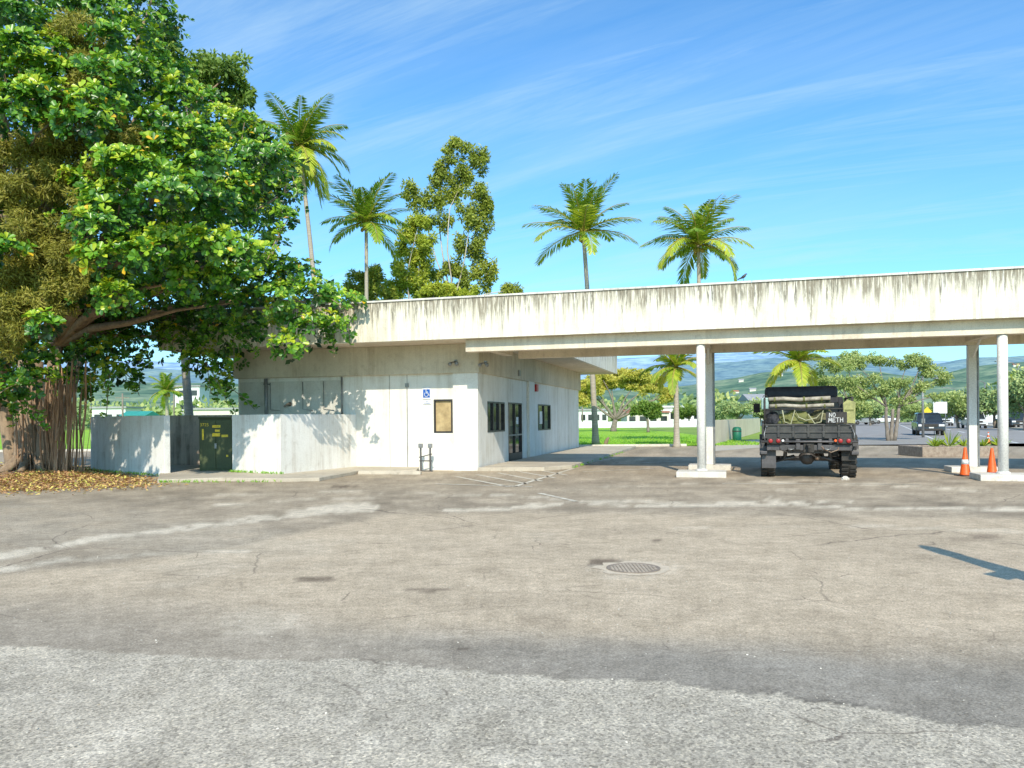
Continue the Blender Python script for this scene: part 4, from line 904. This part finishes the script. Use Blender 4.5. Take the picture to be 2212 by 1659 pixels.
palm('tall coconut palm above the roof, second from the right, trunk leaning left beside the lawn', b_, W(1260,502,Yp), 3.4, 24, 11, (.1,0), .17, -.1, .56, 0, -8, .75)
palm('coconut palm with drooping fronds at the right above the canopy', ab(1512,44), W(1509,530,44), 3.3, 28, 12, (0,0), .15, -.05, .56, 0, -14, 1.15)
palm('coconut palm above the roof between the big tree and the tall olive tree', ab(793,46), W(791,482,46), 3.1, 26, 13, (0,0), .15, -.1, .52, 0, -16, .9)
palm('tallest coconut palm with ragged drooping fronds beside the big tree', ab(700,40), W(646,318,40), 3.1, 30, 14, (.4,0), .15, .5, .54, 5, -50, 1.35)
palm('small palm on the lawn edge seen under the canopy left of the columns', gp(1462,966), W(1460,795,G(1462,966).y), 2.2, 16, 15, (0,0), .16, 0, .66)
palm('palm behind the truck with yellow green fronds under the canopy edge', ab(1727,43), W(1726,782,43), 2.6, 18, 16, (0,0), .16, 0, .75)
palm('pale palm trunk between the big tree and the building, crown hidden by leaves', ab(415,34), W(385,560,34), 2.4, 16, 17, (-.05,0), .2, 0, .45)
palm('short distant palm seen behind the low pale wall', ab(362,75), W(360,845,75), 2.4, 16, 18, (0,0), .2, 0, .5)
palm('distant palm at the right edge beyond the road', ab(2190,110), W(2190,835,110), 3.2, 16, 19, (0,0), .2, 0, .45, lw=.15)
random.seed(21); np.random.seed(21)
# ================================================================== TREES BEHIND ROOF
leafy('paperbark_tree', 'tall olive tree with pale trunks and separate leaf clumps above the roof', 'tree', ab(965,52),
      pblobs([(985,330,32,26),(1032,352,28,34),(960,372,28,34),(1000,380,28,34),(1030,420,32,38),(975,425,26,30),(940,425,26,26),(883,412,24,22),(905,440,24,24),(1050,465,24,44),(1012,470,28,34),(960,470,20,28),(1035,525,26,40),(1000,520,16,30),(985,575,30,30),(1012,590,26,28),(1052,590,20,40),(940,595,24,22),(1000,625,40,24),(950,630,36,20),(1105,628,30,22),(920,470,18,24)], 52, .8), 28000, .24, LM['euca'], M['whitebark'], .13, 8.5, .4, .4, 12, .38, stems=2, nl=9)
leafy('bushy_tree', 'yellow green bushy tree left of the tall clumped olive tree', 'tree', ab(893,50),
      pblobs([(905,482,24,22),(880,505,22,24),(915,525,26,32),(880,545,26,28),(905,575,32,30),(870,590,28,30),(900,620,42,28),(850,625,34,24),(945,640,30,20)], 50, .8), 16000, .22, LM['yellowgreen'], M['whitebark'], .12, 6, .4, .3, 12, .38, nl=5)
leafy('bushy_tree', 'small olive tree just above the roof beside the big broadleaf tree', 'tree', ab(795,48),
      pblobs([(780,605,26,22),(810,600,24,24),(800,630,40,26),(765,630,24,22),(838,640,24,18)], 48, .8), 8000, .22, LM['euca'], M['whitebark'], .12, 5, .4, .3, 12, .38, nl=4)
leafy('bushy_tree', 'low bright green tree peeking over the roof below the tall olive tree', 'tree', ab(965,47),
      pblobs([(935,632,30,20),(970,636,34,20),(1010,636,28,18)], 47, .8), 6000, .22, LM['yellowgreen'], M['whitebark'], .12, 5, .4, .2, 12, .38, nl=3)
# ================================================================== LAWN TREES
rb_ = G(1325,932)
leafy('rain_tree', 'umbrella shaped rain tree with spreading limbs standing on the lawn', 'tree', rb_,
      pblobs([(1275,832,30,14),(1300,816,32,14),(1335,808,36,13),(1375,810,34,13),(1412,824,30,14),(1438,842,24,12),(1265,852,22,12),(1292,842,24,12),(1398,842,28,12),(1350,824,34,12),(1320,830,28,11),(1440,860,20,10),(1262,868,16,10),(1370,832,26,10),(1248,840,20,14)], rb_.y, .8), 22000, .30, LM['rain'], M['greybark'], .34, 1.5, .5, 0, 12, .38, nl=10)
leafy('round_tree', 'small dark green tree on the lawn right of the rain tree', 'tree', ab(1400,80), pblobs([(1390,880,22,14),(1410,885,20,14),(1375,888,14,10)], 80), 5000, .28, LM['mid'], M['greybark'], .15, 1.6, .5)
mb = MB(); mb.tube([(0,0,0),(.03,0,.15),(.10,.02,.32),(.2,.03,.44)], [.14,.12,.10,.05], 9)
st_ = mb.build('tree_stump', M['bark'], None, True); st_.location = gp(1308,962); tag(st_, 'dark broken stump leaning on the lawn beside the palm trunk', 'stump')
leafy('roadside_tree', 'spreading thin leaved tree right of the truck with forked dark trunks', 'tree', gp(1925,952),
      pblobs([(1850,785,38,20),(1900,775,36,16),(1960,785,38,20),(2005,800,32,18),(1830,820,32,18),(1880,820,30,16),(1935,825,34,18),(1985,840,30,16),(2030,820,24,16),(1865,855,26,14),(1950,865,30,14),(2025,855,20,12),(1905,845,30,16),(1990,780,30,16)], G(1925,952).y, 1.1), 15000, .17, LM['airy'], M['greybark'], .11, 1.9, .4, .2, 14, .34, stems=3, nl=14)
leafy('roadside_tree', 'olive green tree directly behind and right of the truck', 'tree', gp(1845,946),
      pblobs([(1790,790,32,18),(1830,775,28,16),(1800,830,34,18),(1850,840,28,18),(1770,815,18,16),(1860,880,24,18)], G(1845,946).y, 1.1), 8000, .19, LM['airy'], M['greybark'], .11, 1.9, .4, .2, 12, .36, nl=8)
for px, pb, h, w, lab, lm in ((2070,925,4.2,60,'tree beyond the road between the canopy columns','airy'),(2150,925,5,70,'leafy tree at right behind the white pickup','far'),(2215,930,6,70,'leafy green tree at the right edge of the view','far'),(1600,922,4.0,50,'round tree beyond the tan wall','far'),(1545,920,3.6,40,'tree seen just right of the left canopy columns','far'),(1490,920,4.2,36,'dark green tree left of the canopy columns beyond the lawn','mid'),(1640,920,3.8,36,'green tree left of the truck mirror beyond the wall','far'),(1880,919,3.6,44,'pale tree beyond the road behind the forked trunks','far'),(1975,917,3.6,44,'pale tree beyond the road left of the grey pole','airy'),(345,925,5,60,'round green tree seen behind the low pale wall','mid')):
    P = G(px, pb); Y = P.y; c = Vector((P.x, P.y, h*.62)); r = w/F*Y
    bl = [((c.x+random.uniform(-.6,.6)*r, c.y+random.uniform(-.5,.5)*r, c.z+random.uniform(-.35,.35)*h*.6), (r*.5,r*.5,h*.22)) for _ in range(9)]
    leafy('background_tree', lab, 'tree', (P.x,P.y,0), bl, 4500, .34, LM[lm], M['greybark'], .16, h*.3, .5, 0, 9, .4, nl=6)
N = 50000
cl_ = []
for k in range(330):
    px = random.uniform(-500, 2800)
    Y = random.uniform(150, 330); h = random.uniform(3.5, 8.0)*(Y/200)**.5
    if 1950 < px < 2100: h *= .6
    cl_.append((W(px, 900, Y).x, Y, h*.5, random.uniform(3,7), h*.5))
cl_ = np.array(cl_); idx = np.random.randint(0, len(cl_), N); q = cl_[idx]; u = runit(N)
pp = np.stack([q[:,0]+u[:,0]*q[:,3], q[:,1]+u[:,1]*q[:,3], q[:,2]*.9+u[:,2]*q[:,4]*(1+.2*np.sin(u[:,0]*9))], 1); pp[:,2] = np.abs(pp[:,2])
tn = np.clip(.42+u[:,2]*.2+np.random.normal(0,.14,N)+np.sin(idx*1.7)*.18, 0, 1)
tag(leaf_mesh('tree_belt', pp, u+runit(N)*.6, u+runit(N)*.4, np.random.uniform(.7,1.5,N), .9, tn, LM['far'], None), 'distant belt of green trees along the horizon', 'trees', kind='stuff')
# ================================================================== HILLS
def hill_mat(name, a, b, c, sc):  # distance haze is mixed into these base colours
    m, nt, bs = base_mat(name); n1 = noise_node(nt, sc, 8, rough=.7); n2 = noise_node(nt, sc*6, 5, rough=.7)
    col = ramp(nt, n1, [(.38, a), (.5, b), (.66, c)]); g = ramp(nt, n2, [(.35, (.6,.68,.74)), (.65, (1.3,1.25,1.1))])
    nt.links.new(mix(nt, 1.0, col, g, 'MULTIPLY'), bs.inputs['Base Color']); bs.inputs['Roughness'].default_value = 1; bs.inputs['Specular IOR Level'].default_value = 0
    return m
def hill_pt(px, Y, Y0, Y1, crest, amp):
    t_ = (Y-Y0)/(Y1-Y0); X = W(px, 900, Y1).x; hz = W(px, lerp_poly(crest, px), Y1).z; n_ = noise.fractal(Vector((X/amp/9, Y/amp/9, 1)), 1, 2, 5)
    return (X*(Y/Y1)**.3, Y, -3+(hz+3)*(t_**1.15)+n_*amp*t_*.35)
def hills(name, Y0, Y1, crest, mat, amp):
    vs = []; fs = []; nx_, ny_ = 160, 14
    for j in range(ny_+1):
        for i in range(nx_+1): vs.append(hill_pt(-900+4200*i/nx_, Y0+(Y1-Y0)*j/ny_, Y0, Y1, crest, amp))
    for j in range(ny_):
        for i in range(nx_): fs.append((j*(nx_+1)+i, j*(nx_+1)+i+1, (j+1)*(nx_+1)+i+1, (j+1)*(nx_+1)+i))
    mb = MB(); mb.add(vs, fs); return tag(mb.build(name, mat, None, True), kind='structure')
NC = [(-900,850),(0,835),(250,825),(520,830),(900,840),(1300,845),(1500,835),(1650,805),(1850,800),(2000,815),(2100,795),(2212,780),(2600,770),(3300,770)]
hills('near_hills', 420, 1500, NC, hill_mat('near_hill_cover_hazed', (.09,.17,.13), (.16,.25,.18), (.32,.38,.26), .009), 18)  # green cover with bluish haze worked into its colours
hills('far_hills', 1700, 4200, [(-900,810),(0,800),(200,795),(330,792),(450,802),(700,815),(1300,815),(1400,800),(1500,790),(1650,775),(1850,772),(2000,790),(2100,775),(2212,768),(3300,760)], hill_mat('far_hill_cover_hazed', (.17,.28,.36), (.22,.34,.39), (.30,.41,.40), .003), 50)  # far slopes tinted blue-green, the haze painted as colour
hills('mountain', 5000, 9500, [(-900,800),(0,785),(300,778),(500,790),(900,800),(1400,772),(1600,760),(1700,758),(1900,775),(2200,790),(3300,800)], hill_mat('mountain_haze', (.30,.45,.70), (.33,.48,.72), (.36,.5,.72), .0008), 90)  # pale blue stands for air haze, painted on the slope
# ================================================================== DISTANT BUILDINGS
M['roofteal'] = pm('teal_roof', (.05,.38,.30), None, .6, 2); M['roofgrey'] = pm('grey_roof', (.4,.4,.4), None, .8, 2); M['roofrust'] = pm('rust_roof', (.45,.18,.1), None, .8, 2)
M['cream'] = pm('cream_render', (.74,.70,.6), (.66,.62,.52), .8, 1); M['farwhite'] = pm('white_render', (.8,.8,.78), (.72,.72,.69), .8, 1)
def house(px, Y, w, h, dpt, wallm, roofm, label, nwin, gable=True, rz=0, cat='building', storeys=1):
    P = W(px, 900, Y); P.z = 0; t = thing('distant_building', P, label, cat, rz)
    bx1('wall', (-w/2, w/2, 0, dpt, 0, h), wallm, t)
    mb = MB()
    if gable: mb.prism([(-.4,h+.003),(dpt+.4,h+.003),(dpt/2,h+h*.28)], -w/2-.4, w/2+.4, 'x')
    else: mb.box(-w/2-.3, w/2+.3, -.3, dpt+.3, h+.003, h+.35)
    mb.build('roof', roofm, t)
    for s in range(storeys):
        for k in range(nwin):
            x = -w/2+w*(k+.5)/nwin; z0 = h/storeys*s+h/storeys*.35; ww = w/nwin*.3
            bx1('window', (x-ww, x+ww, -.05, .02, z0, z0+h/storeys*.38), M['glass'], t)
    return t
house(1462, 150, 9, 3.4, 8, M['farwhite'], M['farwhite'], 'long white flat roofed building beyond the lawn left of the columns', 6, False)
house(1275, 155, 7, 3.0, 8, M['farwhite'], M['roofgrey'], 'white building beyond the lawn just right of the concrete wall', 5, False)
house(1400, 148, 8, 2.4, 8, M['cream'], M['roofrust'], 'low cream building with reddish roof beyond the rain tree', 4)
house(1660, 130, 6, 4.2, 6, M['farwhite'], M['roofgrey'], 'small white building left of the truck roof', 3)
house(288, 110, 3.0, 2.4, 4, M['cream'], M['roofteal'], 'small hut with teal pitched roof behind the low wall', 1)
house(405, 190, 6, 10, 6, M['farwhite'], M['roofgrey'], 'narrow pale tower block behind the palm trunk', 2, False, storeys=3)
house(235, 140, 6, 4.0, 6, M['farwhite'], M['roofgrey'], 'white building beside the aerial roots', 3, False)
house(470, 140, 9, 3.6, 6, M['cream'], M['roofgrey'], 'long cream building close to the left end of the station', 5, False)
house(2165, 148, 10, 4.2, 8, M['farwhite'], M['roofgrey'], 'white building across the road at far right', 5)
for i in range(16):
    px = random.uniform(1480, 2400); Y = random.uniform(650, 1400); P = Vector(hill_pt(px, Y, 420, 1500, NC, 18)); t = thing('hillside_house', P, 'tiny pale house on the distant green hillside', 'house', random.uniform(-.5,.5), 'houses on the far hillside')
    w = random.uniform(6,11); bx1('wall', (-w/2,w/2,-3,3,-4,3), M['cream'], t); mb = MB(); mb.prism([(-3.6,3.01),(3.6,3.01),(0,5)], -w/2-.6, w/2+.6, 'x'); mb.build('roof', M['roofgrey'] if i % 3 else M['roofrust'], t)
f0 = G(1536,964); f1_ = G(1642,933); f0.z = f1_.z = 0
lowwall('boundary_wall', [f0, f1_], 1.36, .2, 'long tan block boundary wall running away beside the lawn', M['tanwall'])
lowwall('boundary_wall', [Vector((-15,118,0)), Vector((28,118,0))], .95, .2, 'thin white wall along the far edge of the lawn', M['farwhite'])
gb = thing('litter_bin', G(1592,953), 'green litter bin against the tan boundary wall', 'litter bin')
mb = MB(); mb.lathe([(.24,0),(.27,.05),(.28,.75),(.25,.78),(.24,.86),(.1,.9)], 18); mb.build('bin_body', pm('bin_green', (.01,.16,.09), None, .5, 3), gb, True); mb = MB(); mb.lathe([(.285,.6),(.285,.66)], 18); mb.build('rim_band', M['black'], gb)
p0 = G(1990,984); p1 = G(2180,990)
M['brick'] = pm('brown_stone', (.40,.33,.26), (.26,.20,.155), .9, 8)
pl = thing('planter', (p0+p1)/2, 'long low brown stone planter with spiky plants behind the canopy columns', 'planter', 0)
lw_ = (p1-p0).length/2; mb = MB(); mb.box(-lw_, lw_, -.02, .2, 0, .38); mb.box(-lw_, lw_, 1.6, 1.8, 0, .38); mb.box(-lw_, -lw_+.2, .2, 1.6, 0, .38); mb.box(lw_-.2, lw_, .2, 1.6, 0, .38); mb.build('planter_wall', M['brick'], pl, bevel=.02)
bx1('soil', (-lw_+.2, lw_-.2, .2, 1.6, .02, .33), pm('planter_soil', (.16,.11,.08), None, .95, 4), pl)
for i, (px, s, lab) in enumerate(((2020,.3,'small spiky plant at the left of the planter'),(2050,.42,'largest spiky agave in the planter'),(2085,.28,'spiky plant in the planter behind the column'),(2125,.3,'spiky plant right of centre in the planter'),(2160,.34,'spiky plant at the right end of the planter'))):
    P = W(px, 960, (p0.y+p1.y)/2+.85); P.z = .33; t = thing('spiky_plant', P, lab, 'plant'); k = 34; d_ = runit(k); d_[:,2] = np.abs(d_[:,2])*.9+.35
    leaf_mesh('leaves', np.zeros((k,3))+np.array(P), d_, np.cross(d_, runit(k)), np.random.uniform(.7,1.2,k)*s*1.5, .06, np.random.uniform(.3,.9,k), LM['palm'], t, P)
# ================================================================== CARS
def car(P, rz, paint, label, cat, kind='suv'):
    t = thing('parked_car' if kind != 'pickup' else 'pickup_truck', P, label, cat, rz)
    Wd = 1.86; L = 4.7 if kind != 'pickup' else 5.5; hh = {'suv':1.72,'van':1.85,'pickup':1.85,'sedan':1.45}[kind]; hw = Wd/2
    low = [(0,.35),(.02,.75),(.12,.95),(1.15,1.05),(L-.1,1.05),(L,.8),(L,.35)]
    mb = MB(); mb.prism(low, -hw, hw, 'x'); mb.build('body', paint, t, bevel=.07)
    e = {'suv':L-.25,'van':L-.15,'pickup':3.4,'sedan':L-.9}[kind]
    a0, a1 = 1.05, 1.75; wt = hw-.2
    bf = [(0,3,2,1),(4,5,6,7),(0,1,5,4),(1,2,6,5),(2,3,7,6),(3,0,4,7)]
    vs = [(-hw+.05,a0,1.04),(hw-.05,a0,1.04),(hw-.05,e,1.04),(-hw+.05,e,1.04),(-wt,a1,hh-.06),(wt,a1,hh-.06),(wt,e-.2,hh-.06),(-wt,e-.2,hh-.06)]
    mb = MB(); mb.add(vs, bf); mb.build('windows', M['glass'], t, bevel=.03)
    mb = MB(); mb.add([(-wt-.01,a1-.08,hh-.07),(wt+.01,a1-.08,hh-.07),(wt+.01,e-.15,hh-.07),(-wt-.01,e-.15,hh-.07),(-wt+.08,a1+.1,hh),(wt-.08,a1+.1,hh),(wt-.08,e-.3,hh),(-wt+.08,e-.3,hh)], bf); mb.build('roof', paint, t)
    for s in (-1,1):
        mb = MB(); mb.tube([(s*(hw-.06),a0,1.05),(s*(wt+.0),a1,hh-.06)], .035, 6); mb.build('pillar', paint, t); mb = MB(); mb.tube([(s*(hw-.06),2.5,1.05),(s*wt,2.5,hh-.06)], .035, 6); mb.build('pillar', paint, t)
        bx1('headlight', (s*.68-.19,s*.68+.19,-.03,.1,.68,.84), M['white'], t, .02)
        bx1('mirror', (s*(hw+.08)-.09,s*(hw+.08)+.09,1.2,1.32,1.02,1.18), paint, t, .02)
        for yy in (.9, L-.95):
            mb = MB(); mb.lathe([(.2,-.11),(.33,-.11),(.345,-.06),(.345,.06),(.33,.11),(.2,.11)], 20, Matrix.Translation((s*(hw-.10),yy,.345)) @ Matrix.Rotation(PI/2,4,'Y')); w_ = mb.build('wheel', M['black'], t, True)
            mb = MB(); mb.lathe([(.02,-.115),(.2,-.1),(.2,.1),(.02,.115)], 14, Matrix.Translation((s*(hw-.10),yy,.345)) @ Matrix.Rotation(PI/2,4,'Y')); mb.build('rim', M['greymetal'], w_)
    bx1('grille', (-.45,.45,-.035,.02,.66,.86), M['black'], t); bx1('air_intake', (-.75,.75,-.03,.02,.40,.52), M['black'], t)
    bx1('number_plate', (-.16,.16,-.045,-.036,.55,.64), M['white'], t)
    return t
cd = pm('dark_car_paint', (.05,.06,.075), (.06,.07,.085), .2, 1, .3, 0); cw_ = pm('white_car_paint', (.8,.8,.79), (.75,.75,.74), .25, 1, 0, 0); cs_ = pm('silver_car_paint', (.5,.51,.52), None, .25, 1, .5, 0)
ra = -math.atan(.47)
car(G(2012,941), ra+.05, cd, 'dark suv facing the camera on the road behind the planter', 'car')
car(G(2044,920), ra+.05, cw_, 'white van on the road behind the dark suv', 'van', 'van')
car(G(2113,926), ra+.05, cw_, 'white pickup seen between the canopy columns', 'pickup truck', 'pickup')
car(G(2206,926), ra+.2, cd, 'dark pickup at the right edge of the view', 'pickup truck', 'pickup')
car(G(1888,917), PI/2+.2, cs_, 'small silver car beyond the trees right of the truck', 'car', 'sedan')
car(G(1940,915), PI/2-.1, cw_, 'small white car parked beyond the roadside trees', 'car', 'sedan')
# ================================================================== POLES & SIGNS
def lamp(px, Y, ztop, armdir, label, arm=2.2):
    P = W(px, 900, Y); P.z = 0; t = thing('street_lamp', P, label, 'street lamp', 0, 'road lamps')
    mb = MB(); mb.cyl((0,0,0),(0,0,ztop-.3),.13,.08); mb.build('pole', M['greymetal'], t, True)
    mb = MB(); mb.tube([(0,0,ztop-.4),(armdir*.5,0,ztop-.1),(armdir*arm,0,ztop+.1)], .06, 6); mb.build('arm', M['greymetal'], t, True)
    bx1('lamp_head', (armdir*arm-.3, armdir*arm+.3, -.13, .13, ztop+.03, ztop+.17), M['greymetal'], t, .03)
for px, pt, Y, ad, lab in ((2064,838,150,-1,'street lamp with left pointing arm just left of the rear column'),(2128,822,120,-1,'nearer street lamp with left pointing arm right of the rear column'),(2200,782,85,-1,'tall street lamp at the right edge of the view'),(2046,862,220,-1,'farthest small street lamp above the white van'),(1975,858,210,1,'small distant street lamp seen through the roadside trees'),(2140,866,230,-1,'small distant street lamp above the white pickup')):
    lamp(px, Y, W(px, pt, Y).z, ad, lab)
P = G(1994,945); t = thing('utility_pole', P, 'plain grey pole standing beside the dark suv', 'pole'); z = W(1993,800,P.y).z
mb = MB(); mb.cyl((0,0,0),(0,0,z),.09,.06); mb.build('pole', M['greymetal'], t, True); bx1('pole_box', (-.12,.12,-.06,.06,1.0,1.3), M['greymetal'], t)
P = W(2003,900,75); P.z = 0; t = thing('warning_sign', P, 'yellow diamond warning sign on a post left of the white board', 'sign'); zc = W(2003,889,75).z
mb = MB(); mb.cyl((0,.04,0),(0,.04,zc),.035); mb.build('post', M['greymetal'], t); mb = MB(); mb.box(-.32,.32,-.01,.01,-.32,.32, Matrix.Translation((0,0,zc)) @ Matrix.Rotation(PI/4,4,'Y')); mb.build('sign_face', M['yellow'], t)
P = W(2031,900,62); P.z = 0; t = thing('notice_board', P, 'white rectangular roadside board above the dark suv', 'sign'); z0, z1 = W(2031,893,62).z, W(2031,868,62).z
bx1('board', (-.55,.55,-.02,.02,z0,z1), M['white'], t)
for s in (-.45,.45): mb = MB(); mb.cyl((s,.05,0),(s,.05,z1-.05),.03); mb.build('post', M['greymetal'], t)
for i, (px, pt, Y, lab) in enumerate(((265,850,100,'wooden utility pole behind the low pale wall'),(376,838,130,'thin utility pole near the pale palm trunk'),(1258,850,140,'utility pole at the wall corner by the lawn'))):
    P = W(px,900,Y); P.z = 0; t = thing('utility_pole', P, lab, 'pole'); z = W(px,pt,Y).z; mb = MB(); mb.cyl((0,0,0),(0,0,z),.14,.10); mb.build('pole', M['greybark'], t, True); bx1('crossarm', (-.9,.9,-.05,.05,z-.6,z-.5), M['greybark'], t)
u, z = hv(1606, 612, VF+.1); t = bthing('bird', u, VF+.08, ZT+.05, 'small dark bird standing on the canopy roof edge', 'bird')
mb = MB(); mb.tube([(-.09,0,.08),(-.04,0,.10),(.0,0,.125),(.035,0,.15),(.052,0,.182),(.07,0,.19),(.095,0,.186)], [.010,.026,.038,.032,.021,.018,.004], 10); mb.tube([(-.14,0,.06),(-.07,0,.09)], [.014,.02], 6)
mb.tube([(0,.012,.10),(0.005,.012,.0)], .005, 5); mb.tube([(0,-.012,.10),(0.005,-.012,.0)], .005, 5); mb.build('bird_body', M['truck'], t, True)
N = 2600; gy = np.random.uniform(2.6, 9, N); gx = np.random.uniform(-.75,.75,N)*gy; rp = np.stack([gx,gy,np.full(N,.006)],1)
dd = runit(N); dd[:,2] *= .2; n2_ = runit(N)*.5; n2_[:,2] = 1; sz = np.random.uniform(.006,.018,N)
tag(leaf_mesh('grit', rp, dd, n2_, sz, sz, np.random.uniform(0,1,N), leaf_mat('grit_stone', [(0,(.2,.17,.13)),(1,(.75,.68,.55))], .9, 0), None), 'loose grit and crumbs scattered on the asphalt', 'grit', kind='stuff')
# weeds growing at the foot of the walls and kerbs (one mass)
wp = []
for (a, b, n_) in ((pA, pB, 60), (pB, pC, 60), (qA, qB, 90), (G(350,1044), G(600,1043), 60), (BP(2.6,1.2), BP(2.7,12), 50)):
    for k in range(n_):
        q = Vector(a).lerp(Vector(b), random.random()**1.3)+Vector((random.gauss(0,.05), -.06-abs(random.gauss(0,.04)), 0)); wp.append((q.x, q.y, .02 if b is not pB else .1))
wp = np.array(wp); wp = np.repeat(wp, 4, 0)+np.random.normal(0,.02,(len(wp)*4,3))*np.array([1,1,0]); n_ = len(wp); dd = runit(n_)*.7; dd[:,2] = 1
tag(leaf_mesh('weeds', wp, dd, runit(n_), np.random.uniform(.03,.11,n_), .022, np.random.uniform(.2,.9,n_), LM['grass'], None), 'sparse weeds growing along the foot of the low walls and kerbs', 'weeds', kind='stuff')
